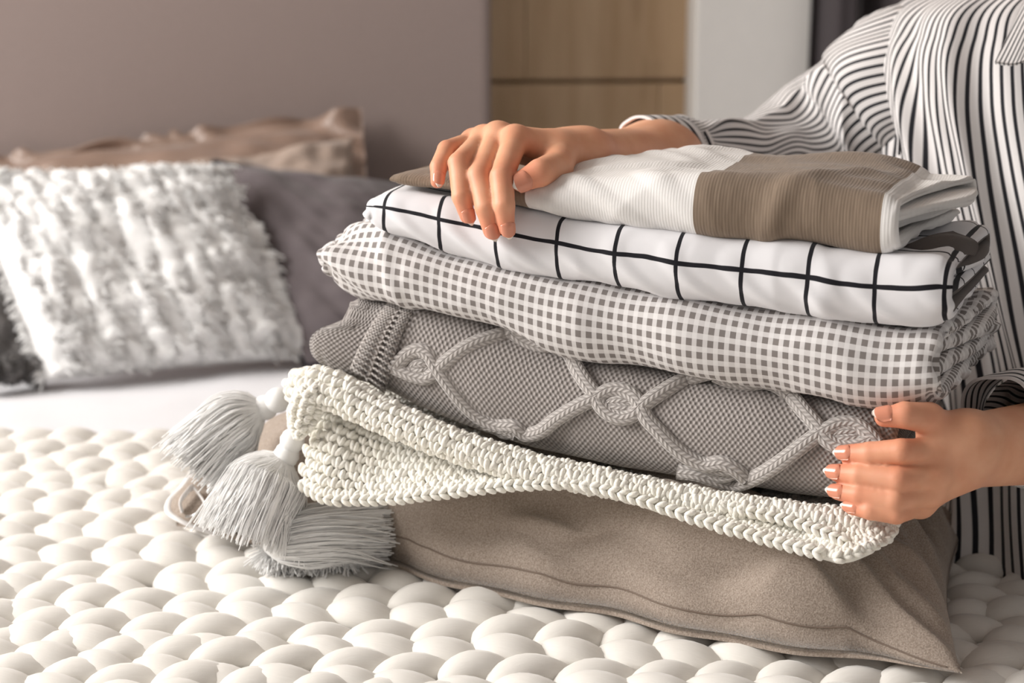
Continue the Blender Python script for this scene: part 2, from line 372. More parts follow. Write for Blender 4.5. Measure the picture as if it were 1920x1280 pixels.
# ------------------------------------------------------------------ the bed
bed = thing('bed', 'upholstered bed with a tall plain taupe-grey headboard', 'bed', (PV[0]-.4, 1.3, ZF))
box('headboard', (PV[0]-1.55, PV[1], ZF+.02), (PV[0], PV[1]+.10, .95), M['headboard'], bed, .014, BROT, PV)
box('mattress', (-1.5, .25, -.30), (.98, PV[1]-.02, -.036), M['mattress'], bed, .03, BROT, PV)
box('bed_base', (-1.48, .28, ZF+.10), (.96, PV[1]-.03, -.302), M['bedwood'], bed, .01, BROT, PV)
for x, y in ((-1.38, .4), (.86, .4), (-1.38, 2.1), (.80, 2.1)): box('leg', (x, y, ZF), (x+.06, y+.06, ZF+.10), M['bedwood'], bed, .004)
# sheet
n = 120; sx = np.linspace(-1.5, .985, n); sy = np.linspace(.24, PV[1]-.015, n)
X, Y = np.meshgrid(sx, sy, indexing='ij')
nz = SN(3); Z = -.030+.0028*nz(N3(X, Y), (2.2, 3.0, 1))+.0015*nz(N3(X, Y), (7, 4, 1))
ed = np.minimum(np.minimum(X-sx[0], sx[-1]-X), np.minimum(Y-sy[0], 9)); Z = np.where(ed < .03, Z-.20*(1-ed/.03)**3, Z); Z = np.maximum(Z, -.031)*(ed >= .03)+Z*(ed < .03)
Gx = X-PV[0]; Gy = Y-PV[1]
mk_sheet = mk('bed_sheet', np.stack([PV[0]+c_*Gx-s_*Gy, PV[1]+s_*Gx+c_*Gy, Z], -1), gridF(n, n), M['sheet'])
tag(mk_sheet, 'smooth white fitted sheet on the mattress in front of the cushions', 'sheet')

# chunky knit blanket: rows of fat wool stitches
kb = thing('chunky_knit_blanket', 'white chunky arm-knitted wool blanket spread over the bed', 'blanket', (0, 1.1, -.03))
def stitch_proto(nl=15, ns=12):
    x = -np.cos(np.linspace(0, PI, nl)); r = np.maximum(1-x*x, 0)**.46
    a = np.linspace(0, 2*PI, ns, endpoint=False)
    V = np.stack([x[:, None]*np.ones(ns), r[:, None]*np.cos(a), r[:, None]*np.sin(a)], -1)
    uv = np.stack([np.broadcast_to((a/(2*PI)), (nl, ns)), np.broadcast_to(x[:, None]*.5, (nl, ns))], -1)
    return V, gridF(nl, ns, cv=True), uv
SV, SF, SU = stitch_proto()
KR = math.radians(-7); kc, ks = math.cos(KR), math.sin(KR)
PX, PY = .0420, .0505
for j in range(-13, 13):
    mb = MB(); yj = 1.12+j*PY
    for i in range(-23, 24):
        for leg in (-1, 1):
            yaw = math.radians(8)+leg*math.radians(17)+rng.normal(0, .07)
            sx_, sy_, sz_ = .0325*rng.uniform(.92, 1.10), .0172*rng.uniform(.90, 1.12), .0128*rng.uniform(.88, 1.1)
            V = SV.copy(); X = V[..., 0]
            V = V*np.array([sx_, sy_, sz_]); V[..., 2] += .0068*(1-X*X)-.004-.0045*X; V[..., 1] += .004*leg*(1-X*X)
            cy, sy2 = math.cos(yaw), math.sin(yaw)
            V = np.stack([cy*V[..., 0]-sy2*V[..., 1], sy2*V[..., 0]+cy*V[..., 1], V[..., 2]], -1)
            x0 = i*PX+rng.normal(0, .0028)+(j*.37 % 1)*PX; y0 = leg*PY*.255+rng.normal(0, .0022)
            px = x0; py = yj-1.12+y0+.012*math.sin(i*.35+j)
            wx, wy = kc*px-ks*py, 1.12+ks*px+kc*py
            if wy > 1.64+.015*math.sin(wx*9) or wy < .52 or wx < -.78 or wx > .86: continue
            V = np.stack([kc*V[..., 0]-ks*V[..., 1]+wx, ks*V[..., 0]+kc*V[..., 1]+wy, V[..., 2]-.0130+rng.normal(0, .0012)+.003*math.sin(wx*11+wy*7)], -1)
            mb.add(V, SF, SU+np.array([rng.uniform(), rng.uniform()]))
    if mb.n: mb.build('yarn_row', M['wool'], kb)

# ------------------------------------------------------------------ cushions against the headboard
def cushion(c, thick, n=70, wr=.004, seed=1, flange=0., pinch=.06, ripple=0., exp=2.6):
    """c = four world corners BL, BR, TR, TL ; returns front grid, normal grid, V, F, uv"""
    BL, BR, TR, TL = [np.asarray(x, float) for x in c]
    p = np.linspace(-1, 1, n); p = np.sign(p)*(1-(1-abs(p))**1.35); P, Q = np.meshgrid(p, p, indexing='ij')
    P2 = P*(1-pinch*(1-Q*Q)*0-pinch*(1-abs(Q)**2)*abs(P)**2); Q2 = Q*(1-pinch*(1-abs(P)**2)*abs(Q)**2)
    a = (P2+1)/2; b = (Q2+1)/2
    base = ((1-a)*(1-b))[..., None]*BL+(a*(1-b))[..., None]*BR+(a*b)[..., None]*TR+((1-a)*b)[..., None]*TL
    nrm = np.cross(BR-BL, TL-BL); nrm /= np.linalg.norm(nrm)
    k = 1-flange
    pe = np.clip(abs(P)/k, 0, 1); qe = np.clip(abs(Q)/k, 0, 1)
    h = thick*((1-pe**exp)*(1-qe**exp))**.5
    nz = SN(seed, 16); size = np.linalg.norm(BR-BL)
    wrk = wr*(nz(N3(P*2.2, Q*2.2))+.5*nz(N3(P*5, Q*5)))*np.minimum(1, h/thick*3)
    rip = ripple*np.maximum(0, np.maximum(abs(P), abs(Q))-k+.08)/max(flange, .05)*np.sin(nz(N3(P*1.5, Q*1.5))*4+P*23+Q*17)
    fr = base+nrm*(h+wrk+rip+.0015)[..., None]; bk = base-nrm*(h*.9-rip*.6+.0015)[..., None]
    V = np.r_[fr.reshape(-1, 3), bk.reshape(-1, 3)]; m = n*n
    F = [gridF(n, n), gridF(n, n, off=m)[:, ::-1]]
    e = [np.arange(n)*n, np.arange(n)*n+n-1, np.arange(n), (n-1)*n+np.arange(n)]
    for q in e: F.append(np.stack([q[:-1], q[1:], q[1:]+m, q[:-1]+m], 1))
    uv1 = np.stack([P*size/2, Q*size/2], -1).reshape(-1, 2)
    return fr, nrm, V, np.concatenate(F), np.r_[uv1, uv1]
def add_cushion(name, label, corners, thick, mat, **kw):
    fr, nrm, V, F, uv = cushion(corners, thick, **kw)
    lowest = min(corners, key=lambda q: q[2])
    t = thing(name, label, 'pillow' if 'pillow' in name else 'cushion', ((corners[0]+corners[1])/2).tolist())
    o = mk('cover', V, F, mat, t, uv); return t, fr, nrm
def pipe_edge(fr, mat, t, r, name='piping'):
    e = np.concatenate([fr[:, 0], fr[-1, 1:], fr[-2::-1, -1], fr[0, -2:0:-1]])
    V, F, uv = tube(np.r_[e, e[:1]], r, 6, caps=False); mk(name, V, F, mat, t, uv)
ZS = -.028
add_cushion('satin_pillow', 'brown satin pillow with a rippled flat border leaning on the headboard',
    [W(-260, 690, 2.30), W(705, 640, 2.30), W(678, 206, 2.44), W(-260, 322, 2.41)], .045, M['satin'], flange=.13, ripple=.008, wr=.004, seed=5, pinch=.0)
add_cushion('beige_pillow', 'beige cotton pillow propped between the satin pillow and charcoal cushion',
    [W(120, 680, 2.19), W(705, 630, 2.19), W(662, 258, 2.345), W(180, 330, 2.33)], .045, M['beige'], wr=.005, seed=6)
t, fr, nrm = add_cushion('charcoal_cushion', 'charcoal grey linen cushion half hidden behind the white fringed cushion',
    [W(575, 690, 2.06), W(905, 640, 2.06), W(770, 348, 2.20), W(402, 304, 2.185)], .050, M['charcoal'], wr=.0020, seed=8, pinch=.05)
pipe_edge(fr, M['piping'], t, .004)
# white cushion with ruffled fringe strips
cw = [Zp(86, 712, -.016), Zp(560, 672, -.016), W(392, 318, 2.10), W(-70, 330, 2.08)]
t, fr, nrm = add_cushion('fringed_cushion', 'white cushion covered in ragged fringe strips lying against darker cushions', cw, .034, M['fluff'], wr=.003, seed=9, n=90, pinch=.02)
nn = fr.shape[0]
def surf_at(fr, a, b):
    x = np.clip(np.asarray(a), 0, 1)*(nn-1); y = np.clip(np.asarray(b), 0, 1)*(nn-1)
    i = np.minimum(x.astype(int), nn-2); j = np.minimum(y.astype(int), nn-2); fx = (x-i)[..., None]; fy = (y-j)[..., None]
    return fr[i, j]*(1-fx)*(1-fy)+fr[i+1, j]*fx*(1-fy)+fr[i+1, j+1]*fx*fy+fr[i, j+1]*(1-fx)*fy
NS = 15
for k in range(NS):
    a0 = .03+.94*k/(NS-1); nb = 150; bb = np.linspace(.0, 1.0, nb)
    wob = .012*np.sin(bb*9+k)+.006*np.sin(bb*23+2*k)
    C = surf_at(fr, a0+wob, bb); E = surf_at(fr, a0+wob+.030, bb)
    side = E-C; side /= np.maximum(np.linalg.norm(side, axis=1), 1e-6)[:, None]
    if k == NS-1: side = np.broadcast_to(cw[1]-cw[0], side.shape)/np.linalg.norm(cw[1]-cw[0])
    nz = SN(40+k, 12)
    q = np.linspace(0, 1, 7); wd = .024+.004*nz(N3(bb*5, 0)); rag = rng.uniform(.88, 1.12, nb)
    curl = 1.0+.35*nz(N3(bb*4, 3))
    G = C[:, None]+side[:, None]*((wd*rag)[:, None]*(q**1.3)[None])[..., None]+nrm*((.0075*curl)[:, None]*np.sin(q*PI*.8)[None]+.002+.0016*nz(N3(bb[:, None]*9, q[None]*.8)))[..., None]
    mb = MB(); mb.add(G, gridF(nb, 7))
    for e in range(170):         # loose fringe threads
        i = rng.integers(0, nb-1); p0 = G[i, 4+rng.integers(0, 3)]
        d = side[i]*rng.uniform(.3, 1)+nrm*rng.uniform(-.1, .8)+(cw[0]-cw[3])/np.linalg.norm(cw[0]-cw[3])*rng.uniform(-.2, .9)
        d /= np.linalg.norm(d); ln = rng.uniform(.005, .014); x = np.linspace(0, 1, 4)[:, None]
        pth = p0+d*ln*x+np.array([0, 0, -1])*ln*.35*x**2
        V, F, uv = tube(pth, .0011, 3, caps=False); mb.add(V, F, uv)
    mb.build('fringe_strip', M['fluff'], t)
mb = MB()
for e in range(900):
    side_i = rng.integers(1, 4); a = rng.uniform(); p0 = surf_at(fr, *[(a, 0.), (a, 1.), (0., a), (1., a)][side_i])
    out = [cw[0]-cw[3], cw[3]-cw[0], cw[0]-cw[1], cw[1]-cw[0]][side_i]; d = out/np.linalg.norm(out)+rng.normal(0, .5, 3); d /= np.linalg.norm(d)
    x = np.linspace(0, 1, 4)[:, None]; ln = rng.uniform(.006, .016)
    V, F, uv = tube(p0+d*ln*x-np.array([0, 0, 1])*.3*ln*x*x, .0012, 3, caps=False); mb.add(V, F, uv)
o = mb.build('edge_fringe', M['fluff'], t); o['kind'] = 'stuff'
# grey marl cushion with pompoms
cg = [W(-330, 735, 1.94), W(76, 695, 2.02), W(-4, 420, 2.14), W(-330, 430, 2.10)]
t, fr2, nr2 = add_cushion('marl_knit_cushion', 'grey marl knitted cushion with pompoms cut off by the left edge', cg, .05, M['greyknit'], wr=.004, seed=11)
for u, v, d in ((20, 692, 1.965), (66, 694, 1.985), (-28, 698, 1.95)):
    c = W(u, v, d); mb = MB(); Vp, Fp = ICO3; rr = .0175+.0015*SN(int(u)+300)(Vp, (2, 2, 2))
    mb.add(c+Vp*rr[:, None]*.9, np.c_[Fp, Fp[:, 2]][:, :3].repeat(1, 0) if False else np.c_[Fp[:, 0], Fp[:, 1], Fp[:, 2], Fp[:, 2]])
    V = c+Vp*rr[:, None]*.92
    lst_v = [V]; faces = [tuple(f) for f in Fp.tolist()]; off = len(V)
    for e in range(420):
        dv = rng.normal(size=3); dv /= np.linalg.norm(dv); Vt, Ft, _ = tube(np.stack([c+dv*.013, c+dv*(.018+rng.uniform(0, .003))]), .0009, 3, caps=False)
        lst_v.append(Vt); faces += [tuple(x+off for x in f) for f in Ft.tolist()]; off += len(Vt)
    mk('pompom', np.concatenate(lst_v), faces, M['greyknit'], t)

# ------------------------------------------------------------------ the stack: folded textiles
def fold_path(D, nexp, hf, layers=2, rf=.5):
    """centre line of a folded sheet; unit = height of the bundle. starts bottom back, round the front, back along the top, then folds inside"""
    pts = []
    lo_, hi_ = hf, 1-hf; r = rf-hf
    for a in np.linspace(D, rf, 26)[:-1]: pts.append((a, lo_))
    for th in np.linspace(-PI/2, -3*PI/2, 34):
        c, s = math.cos(th), math.sin(th)
        x = math.copysign(abs(c)**(2/nexp), c); y = math.copysign(abs(s)**(2/nexp), s)
        pts.append((rf+x*r, .5+y*(.5-hf)))
    nfront = len(pts)
    for a in np.linspace(rf, D-.1, 26)[1:]: pts.append((a, hi_))
    if layers >= 2:
        sp = (hi_-lo_)/3; rr = sp/2
        for th in np.linspace(PI/2, -PI/2, 12)[1:]: pts.append((D-.1+math.cos(th)*rr, hi_-rr+math.sin(th)*rr))
        for a in np.linspace(D-.1, rf*.95, 22)[1:]: pts.append((a, hi_-sp))
        for th in np.linspace(PI/2, 3*PI/2, 12)[1:]: pts.append((rf*.95+math.cos(th)*rr, hi_-sp-rr+math.sin(th)*rr))
        for a in np.linspace(rf*.95, D, 22)[1:]: pts.append((a, hi_-2*sp))
    return np.array(pts)
class Roll: pass
def roll(name, label, cat, uL, uR, top, bot, depth, mats, tt=.05, tb=.02, nexp=2.4, hf=.118, rf=.5, seed=1, wr=.002, wsc=(18, 22), jitR=None, jitL=None, closeL=.03, closeR=.012, endmin=.35, t0=0., nr=190, v0=0., crease=None, extra=None, backz=0.):
    T = np.array([st(u, v, tt) for u, v in top]); B = np.array([st(u, v, tb) for u, v in bot])
    fT = herm(T[:, 0], T[:, 1]); fB = herm(B[:, 0], B[:, 1])
    um = lambda u: st(u, (np.interp(u, *zip(*top))+np.interp(u, *zip(*bot)))/2)[0]
    sL, sR = um(uL), um(uR)
    R = Roll(); R.fT, R.fB, R.sL, R.sR, R.t0, R.nexp, R.rf = fT, fB, sL, sR, t0, nexp, rf
    hm = float(np.mean(fT(np.linspace(sL, sR, 20))-fB(np.linspace(sL, sR, 20))))
    pa = fold_path(depth/hm, nexp, hf, 2, rf); m = len(pa)
    q = np.r_[0, np.cumsum(np.linalg.norm(np.diff(pa, axis=0), axis=1))]; q01 = q/q[-1]
    iz = int(np.argmin(pa[:, 0])); V0 = (q-q[iz])*hm*1.12+v0
    eR = np.zeros(m) if jitR is None else herm(*zip(*jitR))(q01); eL = np.zeros(m) if jitL is None else herm(*zip(*jitL))(q01)
    # along: interior samples + rounded lips
    lip = np.array([1., .92, .75, .5, .2]); x_in = np.linspace(0, 1, nr)
    rows = []; uvs = []
    full = [(0, -l, math.sqrt(max(0, 1-l*l))*.97+.03) for l in lip]+[(x, 0, 1.) for x in x_in]+[(1, l, math.sqrt(max(0, 1-l*l))*.97+.03) for l in lip[::-1]]
    for x, l, hs in full:
        s = (sL+eL)+(sR+eR-sL-eL)*x
        sm = np.clip(s, sL, sR)
        zt, zb = fT(sm), fB(sm)
        cl = np.clip((sm-sL)/closeL, 0, 1); cr = np.clip((sR-sm)/closeR, 0, 1)
        k = (endmin+(1-endmin)*np.sqrt(1-(1-cl)**2))*(.82+.18*np.sqrt(1-(1-cr)**2))
        mid = (zt+zb)/2; h = (zt-zb)*k; zb = mid-h/2
        P = np.stack([pa[:, 0]*hm, pa[:, 1]*h], 1)
        tg = np.gradient(P, axis=0); tg /= np.linalg.norm(tg, axis=1)[:, None]; nl = np.stack([tg[:, 1], -tg[:, 0]], 1)
        w = hf*h*hs
        o1 = P-nl*w[:, None]*-1*-1; o2 = P+nl*w[:, None]
        so = s+l*hf*hm
        side = []
        for oo in (o1, o2[::-1]):
            ss = so if oo is o1 else so[::-1]; zz = zb if oo is o1 else zb[::-1]
            side.append(L(ss, oo[:, 0]+t0, oo[:, 1]+zz+backz*np.clip(oo[:, 0]/depth, 0, 1)))
        rows.append(np.concatenate(side)); uvs.append(np.concatenate([np.stack([s+l*hf*hm, V0], 1), np.stack([s+l*hf*hm, V0], 1)[::-1]]))
    G = np.array(rows); UV = np.array(uvs); NV = 2*m
    # which side is the outer one? the front-most
    n = gnorm(G, cv=True); iF = iz if (G[nr//2, iz]-OR)@BK < (G[nr//2, NV-1-iz]-OR)@BK else NV-1-iz
    if n[nr//2, iF]@BK > 0: n = -n
    nz = SN(seed, 18); nz2 = SN(seed+50, 14)
    Q = np.stack([(G-OR)@AX*wsc[0], UV[..., 1]*wsc[1], np.full(G.shape[:2], .3)], -1)
    wgt = np.where(np.concatenate([q01, q01[::-1]]) < .62, 1., .2)*np.where((np.arange(NV) < m) == (iF < m), 1., .15)
    dsp = wgt[None]*wr*(.7*nz(Q*.45)+.45*(1-2*abs(nz2(Q*.8)))*.6)
    if crease is not None: dsp = dsp+wgt[None]*crease((G-OR)@AX, UV[..., 1], G)
    G = G+n*dsp[..., None]
    if extra is not None: G = extra(G, UV)
    F = gridF(len(full), NV, cv=True)
    j = np.arange(m-1); cap0 = np.stack([j, j+1, NV-2-j, NV-1-j], 1); last = (len(full)-1)*NV
    cap1 = (cap0+last)[:, ::-1]
    outer_first = iF < m
    jj = np.tile(np.arange(NV), len(full)-1)
    inner = (jj >= m-1) if outer_first else ((jj < m-1) | (jj >= NV-1))
    q2 = np.concatenate([q01, q01[::-1]])[jj]
    R.root = thing(name, label, cat, L((sL+sR)/2, depth/2, fB((sL+sR)/2)).tolist())
    mi = np.r_[np.where(inner, 1, 0), np.zeros(len(cap0)*2, int)] if len(mats) > 1 else None
    R.body = mk('folded_cloth', G.reshape(-1, 3), np.r_[F, cap0, cap1], None, R.root, UV.reshape(-1, 2), True, mats, mi)
    R.G, R.UV, R.hm = G, UV, hm
    return R
def onfront(R, u, v, off=0.):
    t = 0.
    for _ in range(6):
        s, z = st(u, v, t); b = np.clip((z-R.fB(s))/(R.fT(s)-R.fB(s)), .02, .98); y = abs(2*b-1)
        t = R.t0+R.rf*R.hm*(1-(1-y**R.nexp)**(1/R.nexp))-off
    return S(u, v, t)

# --- taupe zip pillow at the bottom
def ST(p): return float((p-OR)@AX), float((p-OR)@BK)
cn = {'LF': (-.372, .040), 'RF': (.272, -.032), 'RB': (.235, .265), 'LB': (-.310, .320)}
n1, n2 = 200, 110
p = np.linspace(-1, 1, n1); q = np.linspace(-1, 1, n2); p = np.sin(p*PI/2)*.5+p*.5; q = np.sin(q*PI/2)*.6+q*.4
P, Q = np.meshgrid(p, q, indexing='ij'); a = (P+1)/2
Qc = Q*(1-.10*(1-P**2)*(Q < 0)*0)
b = (Qc+1)/2
cs = lambda i: ((1-a)*(1-b)*cn['LF'][i]+a*(1-b)*cn['RF'][i]+a*b*cn['RB'][i]+(1-a)*b*cn['LB'][i])
s0, t0 = cs(0), cs(1)
t0 = t0+(.004*np.sin(s0*31+1)+.003*np.sin(s0*67))*(1-b)*(1-abs(P)**6)
t0 = t0-.012*np.clip(1-abs((s0-.02)/.20)**2, 0, 1)*(1-b)         # belly of the front edge
s0 = s0-.012*a**4*(1-(2*b-1)**2)                                   # right side drawn in between its corners
prof = lambda x, e, k: np.maximum(1-abs(x)**e, 0)**k
Tp = .100-.010*P
hgt = Tp*prof(P, 4.2, .62)*prof(Q, 4.5, .50)
nz = SN(21, 20); nzb = SN(22, 20)
rc = np.sqrt(((s0-.272)/.16)**2+((t0+.03)/.16)**2); ang = np.arctan2(t0+.03, .30-s0)
wrk = .0070*nz(N3(s0*7, t0*14+s0*3))+.0055*(1-2*abs(nzb(N3(s0*7+t0*10, t0*22))))
wrk = wrk+.0085*np.exp(-(rc-.6)**2*3)*np.sin(ang*11)*np.clip(rc, 0, 1)
fold = np.exp(-((t0+.004-.20*(s0+.05)*0-.010)/.012)**2)
top = .010+hgt+wrk*np.clip(hgt/.05, 0, 1)
front_c = -.0085*np.exp(-((hgt-.045-.04*s0)/.008)**2)*(Q < -.4)*np.exp(-((s0-.02)/.13)**2)
tt_ = t0+front_c*-1
topG = L(s0, tt_, top); botG = L(s0, t0, np.full_like(s0, .004)-.006*prof(P, 2, 1)*prof(Q, 2, 1)+.006*np.exp(-(rc)**2*9))
mb = MB(); uvp = np.stack([s0, t0+top], -1)
mb.add(topG, gridF(n1, n2), uvp); mb.add(botG, gridF(n1, n2)[:, ::-1], uvp)
m = n1*n2
pil = thing('zip_pillow', 'taupe jersey pillow with a zip, lowest of the stack under the crochet blanket', 'pillow', L(0., .15, .0).tolist())
V = np.concatenate(mb.v); F = [np.concatenate(mb.f)]
for e in (np.arange(n1)*n2, np.arange(n1)*n2+n2-1, np.arange(n2), (n1-1)*n2+np.arange(n2)): F.append(np.stack([e[:-1], e[1:], e[1:]+m, e[:-1]+m], 1))
mk('cover', V, np.concatenate(F), M['pillow'], pil, np.concatenate(mb.u))
# seam running along the front
jq = int(np.argmin(abs(q+.991)))
sm = topG[8:-6, jq]+np.array([0, -.0009, .0006]); Vt, Ft, _ = tube(sm-np.array([0, -.0004, .0003]), .0006, 5, caps=False); mk('seam', Vt, Ft, M['seam'], pil)
# curled zip corner at the left
def pxpath(pts): return np.array([W(*x) for x in pts])
cz = W(350, 930, 1.40)
lip1 = spline(pxpath([(398, 985, 1.375), (372, 978, 1.37), (345, 962, 1.372), (328, 948, 1.38), (332, 928, 1.392), (348, 912, 1.40), (362, 900, 1.41), (382, 890, 1.42), (410, 886, 1.425)]), 60)
lip2 = spline(pxpath([(405, 1002, 1.36), (372, 992, 1.358), (340, 978, 1.36), (318, 962, 1.37), (319, 940, 1.388), (338, 918, 1.405), (352, 900, 1.41), (372, 884, 1.425), (405, 874, 1.43)]), 60)
back = lip1+np.array([.030, .012, .010])
kk = np.linspace(0, 1, 18)[None, :, None]
G = lip2[:, None]*(1-kk)+back[:, None]*kk+np.array([0, 0, 1])*.008*np.sin(kk*PI)
mb = MB(); mb.add(G, gridF(60, 18)); mb.add(G+np.array([.001, .003, -.002]), gridF(60, 18)[:, ::-1]); mb.build('turned_corner', M['pillow'], pil)
Vz, Fz, _ = tube(lip2+np.array([0, -.001, .001]), .0030, 8, flat=.45); zt = mk('zip_tape', Vz, fixq(Fz), M['zip'], pil)
zl = spline(pxpath([(342, 960, 1.362), (338, 942, 1.362), (348, 926, 1.366), (362, 914, 1.372), (372, 925, 1.37), (384, 955, 1.36), (378, 962, 1.356)]), 50)
Vz, Fz, _ = tube(zl, .0034, 8, flat=.35); mk('zip_tape', Vz, fixq(Fz), M['zip'], pil)
Vz, Fz, _ = tube(pxpath([(350, 968, 1.352), (362, 966, 1.35), (374, 958, 1.35)]), .0022, 8, flat=.5); mk('zip_pull', Vz, fixq(Fz), M['zipmetal'], pil)

# --- grey cable-knit throw
C3 = [(600, 525), (640, 540), (700, 557), (800, 566), (900, 592), (1050, 645), (1200, 681), (1400, 711), (1560, 738), (1680, 756), (1780, 752), (1900, 740)]
C4 = [(560, 688), (640, 698), (700, 722), (760, 752), (900, 811), (1050, 857), (1200, 888), (1300, 906), (1430, 922), (1560, 940), (1680, 952)]
def thr_extra(G, UV):
    s = (G-OR)@AX; d = np.clip((-.172-s)/.05, 0, 1)
    z = G[..., 2]; zc = .203
    G = G.copy(); k = np.exp(-((z-zc)/.009)**2)*d
    G += AX*(k*.020)[..., None]-AX*(.008*d*(z < zc-.006))[..., None]+AX*(.010*d*(z > zc+.004))[..., None]
    G[..., 2] += np.where(z < zc, -.004, .003)*d
    G += -BK*(d*.010*(z < zc))[..., None]
    return G
thr = roll('cable_knit_throw', 'grey cable-knit throw with a ribbed edge, folded above the crochet blanket', 'throw', 612, 1648, C3, C4, .25, [M['knit']],
    tt=.035, tb=.02, nexp=2.2, rf=.42, seed=31, wr=.0016, wsc=(10, 10), closeL=.018, endmin=.80, extra=thr_extra, nr=170)
cables = [
 [(738, 694), (752, 676), (770, 661), (787, 657), (803, 664), (815, 682), (832, 707), (860, 745), (891, 776), (915, 791), (940, 800), (968, 812)],
 [(738, 688), (756, 696), (779, 705), (800, 708), (815, 699), (828, 686), (847, 670), (885, 646), (935, 629), (965, 622), (985, 617), (1010, 613)],
 [(960, 622), (985, 640), (1015, 649), (1042, 645), (1060, 655), (1085, 697), (1102, 722), (1116, 739), (1126, 760), (1145, 777), (1166, 783), (1188, 777), (1207, 759), (1235, 739), (1279, 714), (1326, 699), (1357, 694), (1395, 700)],
 [(905, 792), (930, 797), (965, 800), (988, 815), (1005, 812), (1047, 783), (1091, 758), (1119, 745), (1140, 733), (1163, 731), (1186, 741), (1203, 765), (1212, 783), (1235, 808), (1266, 839), (1297, 861), (1322, 871), (1352, 868), (1380, 880), (1400, 897)],
 [(1340, 702), (1365, 712), (1400, 718), (1440, 716), (1456, 722), (1479, 739), (1510, 774), (1532, 799), (1548, 822), (1570, 836), (1600, 838), (1635, 825)],
 [(1270, 884), (1305, 888), (1345, 900), (1380, 908), (1400, 902), (1441, 881), (1485, 850), (1529, 818), (1547, 808), (1572, 796), (1602, 796), (1626, 812), (1644, 832)],
]
for pts in cables:
    uvp = spline(np.array(pts, float), 150)
    C = np.array([onfront(thr, u, v, .0030) for u, v in uvp]); nrm_ = np.array([CAM-c for c in C]); nrm_ /= np.linalg.norm(nrm_, axis=1)[:, None]
    Vc, Fc, uvc = tube(C, .0056, 16, flat=.60, up=nrm_, uvs=(.024, 1)); mk('cable', Vc, fixq(Fc), M['cable'], thr.root, uvc)
for (u0, v0, u1, v1) in ((766, 690, 806, 686), (1132, 757, 1194, 760), (1556, 818, 1622, 815), (985, 628, 1040, 634), (1375, 703, 1430, 708), (925, 805, 975, 806), (1315, 884, 1385, 890)):
    for dv in (-7, 7):
        x = np.linspace(0, 1, 40); C = np.array([onfront(thr, u0+(u1-u0)*k, v0+(v1-v0)*k+dv*math.sin(k*PI), .0022) for k in x]); nrm_ = CAM-C; nrm_ /= np.linalg.norm(nrm_, axis=1)[:, None]
        Vc, Fc, uvc = tube(C, .0045*np.sin(np.clip(x*1.0, .06, .94)*PI)**.5, 12, flat=.6, up=nrm_, uvs=(.024, 1)); mk('cable_twist', Vc, fixq(Fc), M['cable'], thr.root, uvc)
# ribbed band
Lb = spline([(742, 548), (720, 575), (695, 610), (672, 652), (655, 692)], 260); Rb = spline([(790, 556), (772, 590), (755, 625), (738, 680), (722, 738)], 260)
nb = 40; kk = np.linspace(0, 1, nb); G = np.zeros((260, nb, 3)); UVb = np.zeros((260, nb, 2))
prof_ = .0045*(np.sin(np.clip(kk/.52, 0, 1)*PI)**.55)+.0050*(np.sin(np.clip((kk-.48)/.52, 0, 1)*PI)**.55)+.0006
for i in range(260):
    rib = math.sin(i/260*2*PI*17)
    for j in range(nb):
        u, v = Lb[i]*(1-kk[j])+Rb[i]*kk[j]
        ridge = math.exp(-((kk[j]-.5)/.05)**2)*.0022
        edge = min(1, min(kk[j], 1-kk[j])/.08)
        G[i, j] = onfront(thr, u, v, prof_[j]+ridge+(.0042*max(-.6, rib)*edge*(1-math.exp(-((kk[j]-.5)/.05)**2)))+.001); UVb[i, j] = (kk[j]*.032, i*.00028)
mk('rib_band', G, gridF(260, nb), M['ribknit'], thr.root, UVb)

# --- gingham duvet cover
C2 = [(600, 398), (700, 408), (760, 426), (900, 470), (1000, 495), (1150, 521), (1300, 546), (1500, 576), (1700, 600), (1790, 596), (1900, 590)]
def gcrease(s, v, G):
    d = np.clip((-.135-s)/.06, 0, 1)
    return .0035*d*np.sin(v*150+s*60)+.0022*np.exp(-((s+.150+.35*v)/.006)**2)+.004*np.clip((s-.215)/.05, 0, 1)*np.sin(v*190+s*90)
gin = roll('gingham_duvet_cover', 'white and grey small-check gingham duvet cover folded above the grey throw', 'duvet cover', 612, 1752, C2, C3, .19, [M['gingham']],
    tt=.03, tb=.03, nexp=2.1, rf=.50, seed=41, wr=.0018, closeL=.05, endmin=.42, t0=-.008, crease=gcrease,
    jitR=[(0, .012), (.12, .005), (.22, 0), (.30, -.003), (.42, .006), (.52, .012), (.62, .014), (.75, -.012), (.9, .010), (1, .014)])
# --- white grid sheet
C1 = [(690, 332), (735, 342), (800, 348), (980, 378), (1100, 401), (1300, 429), (1500, 447), (1650, 466), (1780, 466), (1860, 466)]
def hcrease(s, v, G): 
    return .0030*np.exp(-((s-.165)/.010)**2)*np.sin(v*70+1)+.0022*np.maximum(0, np.sin(s*150+5*np.sin(v*60)))*np.exp(-((v-.012)/.018)**2)
gs = roll('grid_print_sheet', 'white sheet with thin black grid lines folded between gingham cover and top roll', 'bed sheet', 699, 1772, C1, C2, .17, [M['grid'], M['reverse']],
    tt=.03, tb=.03, nexp=2.5, rf=.45, seed=51, wr=.0020, wsc=(15, 22), closeL=.02, endmin=.5, t0=-.006, v0=-.006+GRID_P*.5, crease=hcrease,
    jitR=[(0, .004), (.2, 0), (.3, .0), (.36, .0), (.5, .002), (.62, .006), (.72, -.010), (.85, .0), (1, .004)])
